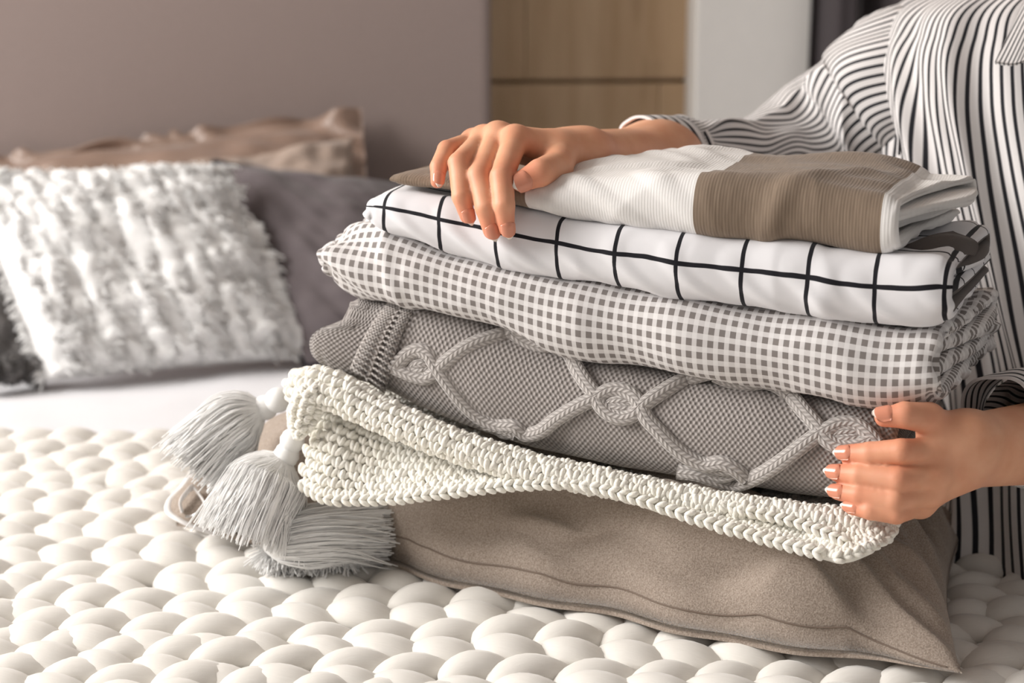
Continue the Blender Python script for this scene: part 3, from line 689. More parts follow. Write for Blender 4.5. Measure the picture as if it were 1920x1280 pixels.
# a tongue of the dark reverse hanging out behind the top roll
def ribbon(name, rows, n, k, mat, parent, thick=.0016, uvscale=1., wr=0., seed=3):
    R_ = np.stack([spline(np.array(r), n) for r in rows], 1)
    G = np.stack([spline(R_[i], k) for i in range(n)], 0)
    nn_ = gnorm(G); nz_ = SN(seed)
    if wr: G = G+nn_*(wr*nz_(G*60))[..., None]
    m_ = n*k; V = np.r_[(G+nn_*thick/2).reshape(-1, 3), (G-nn_*thick/2).reshape(-1, 3)]
    F = [gridF(n, k), gridF(n, k, off=m_)[:, ::-1]]
    for e in (np.arange(n)*k, np.arange(n)*k+k-1, np.arange(k), (n-1)*k+np.arange(k)): F.append(np.stack([e[:-1], e[1:], e[1:]+m_, e[:-1]+m_], 1))
    a_, b_ = np.meshgrid(np.arange(n)/n, np.arange(k)/k, indexing='ij'); uv = np.stack([a_, b_], -1).reshape(-1, 2)*uvscale
    return mk(name, V, np.concatenate(F), mat, parent, np.r_[uv, uv]), G
ribbon('turned_reverse', [[S(1690, 466, .04), S(1740, 446, .05), S(1785, 436, .07)], [S(1735, 474, .035), S(1790, 450, .05), S(1832, 464, .07)], [S(1765, 486, .035), S(1800, 478, .05), S(1826, 478, .07)]], 30, 14, M['reverse'], gs.root, .003)
# --- brown and white jersey on top
C0 = [(690, 306), (740, 304), (800, 300), (870, 304), (950, 314), (1020, 318), (1080, 316), (1150, 311), (1250, 306), (1330, 313), (1450, 318), (1560, 316), (1650, 326), (1720, 344), (1800, 352)]
seg = lambda u: st(u, np.interp(u, *zip(*C0))*.4+np.interp(u, *zip(*C1))*.6)[0]
M['top'] = toproll([(seg(640), seg(985)), (seg(1303), seg(1652))])
def tcrease(s, v, G):
    return .0035*np.exp(-((s-.13-.5*v)/.010)**2)*np.clip(1-abs(s-.13)/.08, 0, 1)+.002*np.maximum(0, np.sin(s*110+4*np.sin(v*50)))*np.clip((s+.10)/.05, 0, 1)*np.clip((.10-s)/.05, 0, 1)
tr = roll('jersey_sheet_roll', 'brown and white wide-striped jersey sheet folded on top of the stack', 'bed sheet', 733, 1672, C0, C1, .16, [M['top']],
    tt=.07, tb=.03, nexp=2.2, rf=.55, hf=.10, seed=61, wr=.0024, wsc=(13, 16), closeL=.03, endmin=.45, t0=0., crease=tcrease,
    jitR=[(0, .020), (.15, .006), (.25, 0), (.33, .002), (.45, .016), (.52, .030), (.60, .034), (.70, .012), (.8, -.006), (.9, .012), (1, .02)])

# --- crochet blanket
cr = thing('crochet_blanket', 'cream bobble-stitch crochet blanket with tassels draped over the taupe pillow', 'blanket', L(-.05, .1, .09).tolist())
def surface(rows, n, k):
    R_ = np.stack([spline(np.array([S(*x) for x in r]), n) for r in rows], 1)
    return np.stack([spline(R_[i], k) for i in range(n)], 0)
def bobbles(mb, G, pitch, r, jit=.12, flip=False, lean=.5):
    """clusters of three yarn loops spread over a surface grid"""
    n_, k_, _ = G.shape; nm = gnorm(G)
    if flip: nm = -nm
    lenu = np.linalg.norm(np.diff(G, axis=0), axis=-1).sum(0).mean(); lenv = np.linalg.norm(np.diff(G, axis=1), axis=-1).sum(1).max()
    cu_, cv_ = max(2, int(round(lenu/pitch))), max(1, int(round(lenv/(pitch*.80))))
    Vi2, Fi2 = ICO2; alen = np.linalg.norm(np.diff(G, axis=1), axis=-1).sum(1)
    for jv in range(cv_):
        fv = (jv+.5)/cv_*(k_-1); j = min(int(fv), k_-2)
        for iu in range(cu_):
            fu = ((iu+.25+.5*(jv % 2))/cu_)*(n_-1); i = min(int(fu), n_-2)
            if alen[i]/cv_ < pitch*.30 and jv % 2: continue
            c = G[i, j]+(G[i+1, j]-G[i, j])*(fu-i)+(G[i, j+1]-G[i, j])*(fv-j)
            x, y, z = frame(nm[i, j], G[i+1, j]-G[i, j])
            sc_ = r*rng.uniform(.88, 1.14)
            for q_ in (-1, 0, 1):
                th = q_*lean+rng.normal(0, .1); ca, sa = math.cos(th), math.sin(th)
                dx = ca*y+sa*x; px_ = ca*x-sa*y
                cc = c+x*q_*sc_*.62+z*sc_*(.35-.12*abs(q_))+rng.normal(0, jit*r*.5, 3)
                Vv = cc+(Vi2[:, :1]*px_*.44+Vi2[:, 1:2]*dx*.86+Vi2[:, 2:]*z*.62)*sc_
                mb.add(Vv, Fi2)
def crochet(name, G, pitch, r, thick=.004, flip=False, lean=.5):
    n_, k_, _ = G.shape; nm = gnorm(G); 
    if flip: nm = -nm
    m_ = n_*k_; V = np.r_[G.reshape(-1, 3), (G-nm*thick).reshape(-1, 3)]
    F = [gridF(n_, k_), gridF(n_, k_, off=m_)[:, ::-1]]
    for e in (np.arange(n_)*k_, np.arange(n_)*k_+k_-1, np.arange(k_), (n_-1)*k_+np.arange(k_)): F.append(np.stack([e[:-1], e[1:], e[1:]+m_, e[:-1]+m_], 1))
    o = mk(name, V, np.concatenate(F), M['yarn'], cr)
    mb = MB(); bobbles(mb, G, pitch, r, flip=flip, lean=lean)
    b = mb.build('bobble_stitches', M['yarn'], o); b['kind'] = 'stuff'
    return o
def chain(name, pts, r=.0032, step=.0062, n=260):
    """edge chain of crochet loops along a path of (u,v,t)"""
    C = spline(np.array([S(*x) for x in pts]), n); Ln = np.linalg.norm(np.diff(C, axis=0), axis=1).sum(); k = int(Ln/step); C = spline(C, k+2)
    mb = MB(); Vi2, Fi2 = ICO2
    for i in range(k):
        d = C[i+1]-C[i]; x, y, z = frame(CAM-C[i], d)
        for q_ in (-1, 1):
            th = q_*.55; dx = math.cos(th)*x+math.sin(th)*y; dy = -math.sin(th)*x+math.cos(th)*y
            mb.add(C[i]+y*q_*r*.5+rng.normal(0, r*.06, 3)+(Vi2[:, :1]*dx*1.15+Vi2[:, 1:2]*dy*.55+Vi2[:, 2:]*z*.7)*r, Fi2)
    return mb.build(name, M['yarn'], cr)
t_ = -.004
low = surface([
 [(600, 738, .012), (640, 752, .012), (700, 785, .012), (850, 838, .012), (1000, 878, .012), (1150, 905, .012), (1300, 935, .012), (1450, 960, .010), (1565, 985, .008)],
 [(588, 800, -.008), (622, 810, -.016), (690, 840, -.010), (850, 872, -.008), (985, 892, -.006), (1120, 908, -.004), (1290, 948, -.006), (1440, 982, -.008), (1568, 1014, -.012)],
 [(574, 866, -.020), (606, 888, -.028), (690, 896, -.022), (848, 900, -.020), (970, 902, -.018), (1100, 908, -.014), (1280, 956, -.016), (1436, 998, -.020), (1570, 1034, -.026)],
 [(566, 908, -.028), (600, 930, -.036), (690, 936, -.034), (846, 922, -.030), (960, 910, -.026), (1085, 907, -.022), (1270, 962, -.024), (1430, 1008, -.028), (1572, 1046, -.036)]], 140, 40)
crochet('lower_layer', low, .0098, .0052, flip=((gnorm(low)[70, 20])@(CAM-low[70, 20])) < 0, lean=.6)
chain('edge_chain', [(568, 908, -.030), (600, 931, -.038), (690, 937, -.036), (846, 923, -.032), (960, 911, -.028), (1085, 908, -.024), (1200, 937, -.026), (1330, 980, -.028), (1450, 1014, -.032), (1572, 1046, -.040)], .0040, .0072)
# rolled band along the front of the throw
bp = [(560, 726, .004), (590, 724, -.006), (640, 740, -.012), (700, 770, -.014), (780, 806, -.016), (900, 850, -.016), (1000, 878, -.015), (1100, 898, -.013), (1250, 928, -.010), (1400, 952, -.008), (1540, 972, -.006), (1640, 986, -.004)]
C = spline(np.array([S(*x) for x in bp]), 160); x = np.linspace(0, 1, 160)
rad = np.interp(x, [0, .06, .16, .45, .8, 1], [.011, .0145, .0115, .0085, .0060, .007])
a = np.linspace(-.35*PI, 1.05*PI, 26); Tn = np.gradient(C, axis=0); Tn /= np.linalg.norm(Tn, axis=1)[:, None]; nx = np.cross(Tn, [0, 0, 1.]); nx /= np.linalg.norm(nx, axis=1)[:, None]; nu = np.cross(nx, Tn)
G = C[:, None]+rad[:, None, None]*(np.cos(a)[None, :, None]*nx[:, None]+.85*np.sin(a)[None, :, None]*nu[:, None])
flip = ((gnorm(G)[80, 8])@(CAM-G[80, 8])) < 0
crochet('rolled_fold', G, .0100, .0053, .003, flip=flip, lean=.55)
# upper sheet lying back under the throw, and the stepped right-hand corner
up_ = surface([[(548, 722, .02), (700, 768, .02), (1000, 872, .02), (1300, 926, .02), (1560, 962, .015), (1665, 985, .005)], [(572, 704, .09), (720, 715, .10), (1000, 815, .10), (1300, 890, .10), (1560, 940, .08), (1682, 968, .05)]], 120, 20)
crochet('upper_layer', up_, .0100, .0046, flip=(gnorm(up_)[60, 10][2] < 0))
cor = surface([[(1480, 958, .0), (1560, 968, -.006), (1640, 975, -.004), (1684, 972, .012)], [(1500, 985, -.012), (1565, 1002, -.018), (1640, 1000, -.012), (1678, 990, .006)], [(1540, 1020, -.024), (1578, 1034, -.032), (1636, 1018, -.022), (1668, 1004, -.004)], [(1560, 1042, -.034), (1580, 1046, -.040), (1632, 1028, -.030), (1662, 1012, -.010)]], 40, 30)
crochet('folded_corner', cor, .0085, .0044, flip=((gnorm(cor)[20, 15])@(CAM-cor[20, 15])) < 0)
chain('edge_chain', [(1000, 884, -.016), (1150, 905, -.016), (1300, 935, -.016), (1420, 962, -.018), (1500, 982, -.020), (1560, 1004, -.026), (1588, 1020, -.030), (1592, 1036, -.036), (1572, 1046, -.040)], .0036, .0068)
chain('edge_chain', [(1572, 1046, -.042), (1610, 1034, -.036), (1650, 1014, -.020), (1680, 984, .004)], .0036, .0068)
# little leaf-shaped flap
lf = pxpath([(0, 0, 1)])
def leaf():
    k = 26; y = np.linspace(0, 1, k); half = np.interp(y, [0, .2, .5, .8, 1], [14, 27, 30, 20, 5]); n_ = 16; G = np.zeros((k, n_, 3))
    for i in range(k):
        for j in range(n_):
            x_ = -1+2*j/(n_-1); G[i, j] = W(585-25*y[i]+x_*half[i], 724+94*y[i], 1.262+.010*y[i]-.008*(1-x_*x_))
    return G
G = leaf(); crochet('leaf_flap', G, .0088, .0036, .004, flip=((gnorm(G)[12, 8])@(CAM-G[12, 8])) < 0, lean=.3)
rim = np.r_[G[:, 0], G[::-1, -1]]; rim = spline(rim, 30); mb = MB()
for i in range(29):
    x_, y_, z_ = frame(CAM-rim[i], rim[i+1]-rim[i]); Vi2, Fi2 = ICO2
    mb.add(rim[i]+(Vi2[:, :1]*x_*1.2+Vi2[:, 1:2]*y_*.8+Vi2[:, 2:]*z_*.8)*.0032, Fi2)
mb.build('edge_chain', M['yarn'], cr)
# tassels
def tassel(neck, ctrl, beads, nst, R0, spread, seed, end_j=.12, rs=.00050, core=.98, groundz=None, tie=None):
    """neck: point; ctrl: centre-line of the skirt (world points, from neck outward); beads: (point, radius) list"""
    r_ = np.random.default_rng(seed); root = thing_part('tassel', neck)
    C = spline(np.array(ctrl), 14); T = np.gradient(C, axis=0); T /= np.linalg.norm(T, axis=1)[:, None]
    ref = np.array([0, -1., .2]); A = np.cross(T, ref); A /= np.linalg.norm(A, axis=1)[:, None]; B = np.cross(A, T)
    x = np.linspace(0, 1, 14); prof_ = R0*(.30+.70*np.clip(x/.30, 0, 1)**.55)*(1+spread*x)
    ns_, nl_ = 300, 44; xl = np.linspace(0, .90, nl_); ai = np.linspace(0, 2*PI, ns_, endpoint=False)
    ip = lambda Z_: np.stack([np.interp(xl, x, Z_[:, k]) for k in range(3)], 1)
    Cc, Ac, Bc = ip(C), ip(A), ip(B); pc = np.interp(xl, x, prof_); nzr = SN(seed+500, 30, 1.0, 2.6)
    rg = nzr(N3(np.cos(ai)[:, None]*4.5, np.sin(ai)[:, None]*4.5, xl[None]*.35)); rg2 = nzr(N3(np.cos(ai)[:, None]*1.2, np.sin(ai)[:, None]*1.2, xl[None]*.6))
    endj = 1+.05*nzr(N3(np.cos(ai)[:, None]*6, np.sin(ai)[:, None]*6, 0.))
    rr_ = pc[None]*core+(.00055*rg+.0011*rg2)*np.clip(xl/.15, 0, 1)[None]
    Gc = Cc[None]+Ac[None]*(rr_*np.cos(ai)[:, None])[..., None]+Bc[None]*(rr_*np.sin(ai)[:, None])[..., None]
    Gc[:, -6:] += (T[-1]*.02)[None, None]*((endj-1)*np.linspace(0, 1, 6)[None])[..., None]
    if groundz is not None: Gc[..., 2] = np.maximum(Gc[..., 2], groundz)
    Gc = np.concatenate([Gc, np.broadcast_to(Cc[-1]-T[-1]*.004, (ns_, 1, 3))], 1)
    mb = MB(); mb.add(Gc, gridF(ns_, nl_+1, cu=True))
    for e in range(nst):
        ph = r_.uniform(0, 2*PI); rr = math.sqrt(r_.uniform(.96, 1.12)); ln = 1-abs(r_.normal(0, end_j)); dph = r_.normal(0, .22); wv = r_.normal(0, .06, 2); st_ = r_.uniform(0, .06)
        xi = np.linspace(st_, max(.55, ln)*1.0, 12); fly = 1.0+(r_.uniform(.05, .35) if r_.uniform() < .10 else 0)
        Ci = np.stack([np.interp(xi, x, C[:, k]) for k in range(3)], 1); Ai = np.stack([np.interp(xi, x, A[:, k]) for k in range(3)], 1); Bi = np.stack([np.interp(xi, x, B[:, k]) for k in range(3)], 1)
        pr = np.interp(xi, x, prof_)*rr*(1+(fly-1)*xi); p_ = ph+dph*xi
        pth = Ci+Ai*(pr*np.cos(p_)+wv[0]*R0*np.sin(xi*5))[:, None]+Bi*(pr*np.sin(p_)+wv[1]*R0*np.sin(xi*6))[:, None]
        pth[:, 2] -= .004*xi**2*(fly-1)*4
        if groundz is not None: pth[:, 2] = np.maximum(pth[:, 2], groundz+r_.uniform(0, .002))
        V, F, uv = tube(pth, rs, 4, caps=False); mb.add(V, F, uv)
    mb.build('skirt', M['strand'], root)['kind'] = 'stuff'
    for c, r, ax_ in beads:
        Vi, Fi = ICO3; x_, y_, z_ = frame(np.asarray(ax_, float), np.array([.3, .2, 1.]))
        ang_ = np.arctan2(Vi[:, 1], Vi[:, 0]); rip = 1+.025*np.sin(ang_*22)
        mk('wound_bead', np.asarray(c)+(Vi[:, :1]*x_*rip[:, None]+Vi[:, 1:2]*y_*rip[:, None]+Vi[:, 2:]*z_*1.05)*r, Fi, M['strand'], root)
    return root
def thing_part(name, loc):
    V, F = ICO2; o = mk(name, np.asarray(loc)+V*.006, F, M['strand'], cr); return o
d1 = 1.335
n1_ = W(487, 768, d1)
tassel(n1_, [W(492, 766, d1), W(462, 778, d1), W(425, 805, d1-.004), (W(388, 842, d1-.006)), W(352, 880, d1-.006)], [(W(497, 764, d1), .0100, W(480, 770, d1)-W(520, 750, d1)), (W(521, 750, d1-.005), .0100, W(480, 770, d1)-W(520, 750, d1))], 480, .0215, .30, 1)
d2 = 1.30
tassel(W(533, 858, d2), [W(534, 860, d2), W(515, 885, d2), W(495, 925, d2-.006), W(475, 970, d2-.010), W(458, 1018, d2-.012)], [(W(537, 853, d2), .0098, W(530, 870, d2)-W(548, 815, d2)), (W(548, 826, d2-.003), .0094, W(530, 870, d2)-W(548, 815, d2))], 560, .0245, .42, 2, groundz=.004)
g3 = Zp(520, 1030, .03)
tassel(g3, [Zp(500, 1022, .026), Zp(545, 1012, .032), Zp(600, 1004, .034), Zp(650, 1000, .030), Zp(708, 1000, .024)], [], 520, .0195, .30, 3, groundz=.003, end_j=.10)
# fluffy cut mass lying at the front of the third tassel
r_ = np.random.default_rng(77); mb = MB()
for e in range(1800):
    c = np.array(Zp(505+r_.uniform(0, 150), 1028, .018)); d = r_.normal(size=3)+np.array([.2, -1.1, .15]); d /= np.linalg.norm(d); ln = r_.uniform(.014, .026)
    x_ = np.linspace(0, 1, 5)[:, None]; pth = c+d*ln*x_+r_.normal(0, .0015, 3)*x_**2-np.array([0, 0, .006])*x_**2; pth[:, 2] = np.maximum(pth[:, 2], .003)
    V, F, uv = tube(pth, .00060, 4, caps=False); mb.add(V, F, uv)
Vi, Fi = ICO3
o = mb.build('cut_fringe', M['strand'], cr); o['kind'] = 'stuff'

# ------------------------------------------------------------------ the person
def rc(P, a, b, r1, r2):
    a = np.asarray(a, float); ba = np.asarray(b, float)-a; h = np.clip(((P-a)@ba)/(ba@ba), 0, 1)
    return np.linalg.norm(P-a-h[..., None]*ba, axis=-1)-(r1+(r2-r1)*h)
def el(P, c, r, ax=None):
    Q = P-np.asarray(c, float)
    if ax is not None: Q = Q@np.asarray(ax).T
    r = np.asarray(r, float); k0 = np.linalg.norm(Q/r, axis=-1); k1 = np.linalg.norm(Q/(r*r), axis=-1); return k0*(k0-1)/np.maximum(k1, 1e-9)
def smin(a, b, k):
    h = np.clip(.5+.5*(b-a)/k, 0, 1); return b+(a-b)*h-k*h*(1-h)
def surface_nets(fn, lo, hi, vox, B=16, lip=1.25):
    lo = np.asarray(lo, float); N = np.ceil((np.asarray(hi)-lo)/vox/B).astype(int)
    bc = np.stack(np.meshgrid(*[np.arange(k) for k in N], indexing='ij'), -1).reshape(-1, 3)
    cen = lo+(bc+.5)*B*vox; d = fn(cen); act = bc[abs(d) < B*vox*.87*lip+.012]
    NC = N*B+2; gid = lambda c: (c[..., 0].astype(np.int64)*NC[1]+c[..., 1])*NC[2]+c[..., 2]
    g = np.stack(np.meshgrid(*[np.arange(B+1)]*3, indexing='ij'), -1)
    ids = []; pos = []; quads = []
    off8 = np.array([[i, j, k] for i in (0, 1) for j in (0, 1) for k in (0, 1)])
    edges = [(a, b) for a in range(8) for b in range(a+1, 8) if abs(off8[a]-off8[b]).sum() == 1]
    for blk in act:
        base = blk*B; C = base+g; D = fn((lo+C*vox).reshape(-1, 3)).reshape(B+1, B+1, B+1)
        if D.min() > 0 or D.max() < 0: continue
        c8 = np.stack([D[i:B+i, j:B+j, k:B+k] for i, j, k in off8], -1); sg = c8 < 0
        m = sg.any(-1) & ~sg.all(-1)
        if not m.any(): continue
        cells = np.argwhere(m); v8 = c8[m]; s8 = sg[m]; acc = np.zeros((len(cells), 3)); cnt = np.zeros(len(cells))
        for a, b in edges:
            x = s8[:, a] != s8[:, b]
            if x.any():
                t = v8[x, a]/(v8[x, a]-v8[x, b]); acc[x] += off8[a]+t[:, None]*(off8[b]-off8[a]); cnt[x] += 1
        ids.append(gid(base+cells)); pos.append(lo+(base+cells+acc/cnt[:, None])*vox)
        S0 = D < 0
        for ax in range(3):
            o = [0, 0, 0]; o[ax] = 1; u_, v_ = [(1, 2), (2, 0), (0, 1)][ax]
            A = S0[:B, :B, :B]; Bn = S0[o[0]:B+o[0], o[1]:B+o[1], o[2]:B+o[2]]
            for sgn in (0, 1):
                e = np.argwhere((A & ~Bn) if sgn == 0 else (~A & Bn))
                if not len(e): continue
                eu = np.zeros(3, int); eu[u_] = 1; ev = np.zeros(3, int); ev[v_] = 1; c0 = base+e
                q = np.stack([gid(c0-eu-ev), gid(c0-ev), gid(c0), gid(c0-eu)], 1)
                quads.append(q if sgn == 0 else q[:, ::-1])
    ids = np.concatenate(ids); pos = np.concatenate(pos); quads = np.concatenate(quads)
    o = np.argsort(ids); ids = ids[o]; pos = pos[o]
    ix = np.clip(np.searchsorted(ids, quads), 0, len(ids)-1); ok = (ids[ix] == quads).all(1); F = ix[ok]
    for _ in range(1):
        e = vox*.25; d0 = fn(pos); gr = np.stack([fn(pos+e*np.eye(3)[k])-fn(pos-e*np.eye(3)[k]) for k in range(3)], -1)/(2*e)
        pos = pos-gr*(np.clip(d0, -vox, vox)/np.maximum((gr**2).sum(-1), .2))[:, None]
    return pos, F
# joints -------------------------------------------------------------- right hand (on the roll)
H1 = dict(
 index=[S(966, 262, .036), S(941, 331, -.010), S(945, 385, -.021), S(950, 428, -.0185)],
 middle=[S(934, 256, .046), S(898, 329, -.008), S(911, 389, -.020), S(921, 433, -.0180)],
 ring=[S(908, 262, .052), S(861, 306, -.004), S(866, 368, -.018), S(876, 405, -.0165)],
 pinky=[S(888, 266, .058), S(838, 281, .018), S(823, 312, -.006), S(820, 340, -.012)],
 thumb=[S(1050, 288, .062), S(1045, 312, .030), S(1012, 324, .004), S(978, 340, -.004)],
 wrist=S(1082, 288, .095))
R1 = dict(index=(.0092, .0083, .0076, .0056), middle=(.0094, .0083, .0076, .0057), ring=(.0090, .0079, .0071, .0053), pinky=(.0080, .0070, .0063, .0048), thumb=(.0130, .0115, .0098, .0074))
WR1 = H1['wrist']; EL1 = W(1425, 330, 1.56); SH1 = W(1715, 165, 1.49)
# left hand (at the end of the throw)
H2 = dict(
 index=[S(1750, 848, .004), S(1690, 846, -.016), S(1632, 850, -.0135), S(1588, 850, -.0095)],
 middle=[S(1752, 888, .000), S(1684, 899, -.020), S(1612, 890, -.0165), S(1570, 886, -.0115)],
 ring=[S(1742, 920, .002), S(1678, 938, -.022), S(1612, 927, -.020), S(1572, 922, -.0155)],
 pinky=[S(1726, 944, .008), S(1680, 962, -.022), S(1632, 956, -.024), S(1598, 951, -.020)],
 thumb=[S(1762, 812, .012), S(1742, 784, .004), S(1696, 778, -.010), S(1658, 782, -.0125)],
 wrist=S(1806, 846, .024))
R2 = dict(index=(.0094, .0084, .0078, .0060), middle=(.0096, .0086, .0078, .0060), ring=(.0092, .0082, .0074, .0056), pinky=(.0080, .0072, .0065, .0050), thumb=(.0125, .0105, .0088, .0064))
WR2 = H2['wrist']; EL2 = W(2190, 800, 1.30); SH2 = np.array([.70, 1.50, .35])
nrm1 = lambda v: v/np.linalg.norm(v)
def hand_sdf(P, H, Rr, wrist, elbow):
    fing = None
    for f in ('index', 'middle', 'ring', 'pinky', 'thumb'):
        J = H[f]; r = Rr[f]
        d = rc(P, J[0], J[1], r[0], r[1]); d = smin(d, rc(P, J[1], J[2], r[1], r[2]), .0012); d = smin(d, rc(P, J[2], J[3], r[2], r[3]), .0012)
        fing = d if fing is None else smin(fing, d, .0014)
    palm = None; side = nrm1(H['index'][0]-H['pinky'][0])
    for f, o in (('index', .012), ('middle', .004), ('ring', -.005), ('pinky', -.012)):
        d = rc(P, wrist+side*o, H[f][0], .0135, Rr[f][0]*1.06); palm = d if palm is None else smin(palm, d, .010)
    palm = smin(palm, rc(P, wrist+side*.010, H['thumb'][0], .014, .0135), .012)
    palm = smin(palm, rc(P, H['thumb'][0], H['index'][0]*.55+H['thumb'][0]*.45, .010, .006), .010)
    for f in ('index', 'middle', 'ring', 'pinky'): palm = smin(palm, el(P, H[f][0], (Rr[f][0]*1.10,)*3), .004)
    d = smin(palm, fing, .0055)
    ad = nrm1(elbow-wrist); sd = nrm1(side-(side@ad)*ad); w3 = wrist+ad*.13
    arm = smin(rc(P, wrist+sd*.009, w3+sd*.006, .0165, .0262), rc(P, wrist-sd*.009, w3-sd*.006, .0165, .0262), .012)
    arm = smin(arm, rc(P, w3, elbow, .0285, .034), .03)
    return smin(d, arm, .012)
HD = np.array([.50, 1.47, .655])
def head_sdf(P):
    d = el(P, HD+np.array([0, .012, .02]), (.074, .092, .095)); d = smin(d, el(P, HD+np.array([-.004, -.028, -.045]), (.054, .058, .062)), .03)
    d = smin(d, rc(P, HD+np.array([-.006, -.082, .012]), HD+np.array([-.008, -.103, -.018]), .006, .010), .008)
    for s in (-1, 1): d = smin(d, el(P, HD+np.array([s*.074, .012, -.008]), (.010, .020, .030)), .006)
    return smin(d, rc(P, HD+np.array([0, .02, -.05]), np.array([.51, 1.50, .42]), .050, .056), .03)
def body(P):
    out = np.full(len(P), 9.)
    def near(a, b, r):
        a = np.asarray(a, float); b = np.asarray(b, float); ba = b-a; h = np.clip(((P-a)@ba)/(ba@ba), 0, 1); q = P-a-h[:, None]*ba
        return (q*q).sum(1) < r*r
    def comb(m, fn, k):
        if m.any(): out[m] = smin(out[m], fn(P[m]), k)
    def torso(P):
        t = smin(el(P, (.56, 1.43, .06), (.15, .12, .13)), rc(P, (.56, 1.44, .10), (.52, 1.50, .30), .105, .105), .08)
        t = smin(t, el(P, (.515, 1.50, .30), (.150, .090, .12)), .06)
        return smin(t, rc(P, SH1+np.array([.03, .01, -.01]), SH2+np.array([-.03, .01, -.01]), .040, .040), .06)
    def bound(a, b, r): return rc(P, a, b, r, r)
    # far from a group its bounding capsule stands in for the distance
    def grp(a, b, r, fn, k):
        m = near(a, b, r+.05); lo_ = np.full(len(P), 9.); q = ~m
        if q.any(): lo_[q] = rc(P[q], a, b, r, r)
        if m.any(): lo_[m] = fn(P[m])
        return smin(out, lo_, k)
    out = grp((.56, 1.43, -.02), (.51, 1.50, .36), .21, torso, .001)
    out = smin(out, rc(P, SH1, EL1, .042, .036), .04); out = smin(out, rc(P, SH2, EL2, .042, .036), .04)
    out = grp(HD+np.array([0, .03, -.14]), HD+np.array([0, 0, .03]), .125, head_sdf, .03)
    out = grp(H1['middle'][3], EL1, .085, lambda Q: hand_sdf(Q, H1, R1, WR1, EL1), .015)
    return grp(H2['middle'][3], EL2, .085, lambda Q: hand_sdf(Q, H2, R2, WR2, EL2), .015)
per = thing('person', 'person in a striped shirt holding the stack with both hands', 'person', (.56, 1.43, -.02))
BV, BF = surface_nets(body, (-.13, .92, -.09), (.86, 1.68, .78), .0020)
bo = mk('body', BV, BF, M['skin'], per)
pink = np.zeros(len(BV))
for H_ in (H1, H2):
    for f_ in ('index', 'middle', 'ring', 'pinky', 'thumb'):
        for k_, rr_, ww_ in ((3, .016, 1.), (2, .011, .45), (1, .012, .55), (0, .014, .35)):
            pink = np.maximum(pink, ww_*np.exp(-(np.linalg.norm(BV-H_[f_][k_], axis=1)/rr_)**2))
pa_ = bo.data.attributes.new('pink', 'FLOAT', 'POINT'); pa_.data.foreach_set('value', pink.astype(np.float32)[:len(bo.data.vertices)])
# nails ---------------------------------------------------------------
def nail(J, r, dorsal, wid=.82, ln=.0135, name='nail', tipx=.0014, sh=0.):
    d = nrm1(J[3]-J[2]); n = nrm1(dorsal-(dorsal@d)*d); x = np.cross(d, n); rt = r[3]*.5+r[2]*.5
    nu_, nv_ = 13, 16; G = np.zeros((nv_, nu_, 3)); base = J[3]+d*(r[3]+tipx-ln)
    for i in range(nv_):
        y = i/(nv_-1)
        ww = wid*rt*(1-.60*max(0, (y-.45)/.55)**2.2)*(1-.45*max(0, (.25-y)/.25)**2)
        for j in range(nu_):
            k = -1+2*j/(nu_-1); xx = k*ww; rr = np.interp(y*ln, [0, ln], [rt*1.035, r[3]*1.02])
            zz = math.sqrt(max(rr*rr-xx*xx, 0))-.0007+.0013*min(1, y/.25)-.0004*(y > .8)*(y-.8)/.2
            yy = y*ln
            if y > .75: yy -= .0022*abs(k)**2*(y-.75)/.25
            if y < .2: yy += .0016*abs(k)**2*(.2-y)/.2
            G[i, j] = base+d*yy+x*xx+n*zz
    V = np.r_[G.reshape(-1, 3), (G-n*.0007).reshape(-1, 3)]; m_ = nv_*nu_
    F = [gridF(nv_, nu_), gridF(nv_, nu_, off=m_)[:, ::-1]]; mi = [np.repeat((np.arange(nv_-1) >= nv_-3).astype(int), nu_-1)]*2
    for e in (np.arange(nv_)*nu_, np.arange(nv_)*nu_+nu_-1, np.arange(nu_), (nv_-1)*nu_+np.arange(nu_)): F.append(np.stack([e[:-1], e[1:], e[1:]+m_, e[:-1]+m_], 1)); mi.append(np.full(len(e)-1, 0))
    mi[-1][:] = 1
    return mk(name, V, np.concatenate(F), None, bo, None, True, [M['nail'], M['nailtip']], np.concatenate(mi))
tocam = lambda p: nrm1(CAM-p)
for f, sx_ in (('index', -.35), ('middle', -.35), ('ring', -.45), ('pinky', -.55)):
    nail(H1[f], R1[f], tocam(H1[f][3])+np.array([sx_*-.6, 0, 0.25]))
nail(H1['thumb'], R1['thumb'], tocam(H1['thumb'][3])+np.array([0, 0, -.15]), .86, .0150)
for f in ('index', 'middle', 'ring', 'pinky'): nail(H2[f], R2[f], tocam(H2[f][3])+np.array([-.2, 0, .15]), .74, .0140, tipx=.0018)
nail(H2['thumb'], R2['thumb'], tocam(H2['thumb'][3])+np.array([0, 0, .9]), .84, .0145)
# face and hair (above the frame)
for s in (-1, 1):
    V, F = ICO2; mk('eye', HD+np.array([s*.030-.004, -.074, .012])+V*.011, F, M['eye'], bo)
V, F = ICO2; mk('lips', HD+np.array([-.006, -.084, -.050])+V*np.array([.022, .007, .007]), F, M['lip'], bo)
V, F = ICO3; Vh = V*np.array([.088, .100, .108]); nz = SN(90, 10); Vh = Vh*(1+.015*nz(V*3))[:, None]; 
fm = (V[:, 1] < -.25) & (V[:, 2] < .62); Vh[fm] *= .80; low_ = V[:, 2] < -.3; Vh[low_, 2] *= 1.9
mk('hair', HD+np.array([0, .018, .028])+Vh, F, M['hair'], per)
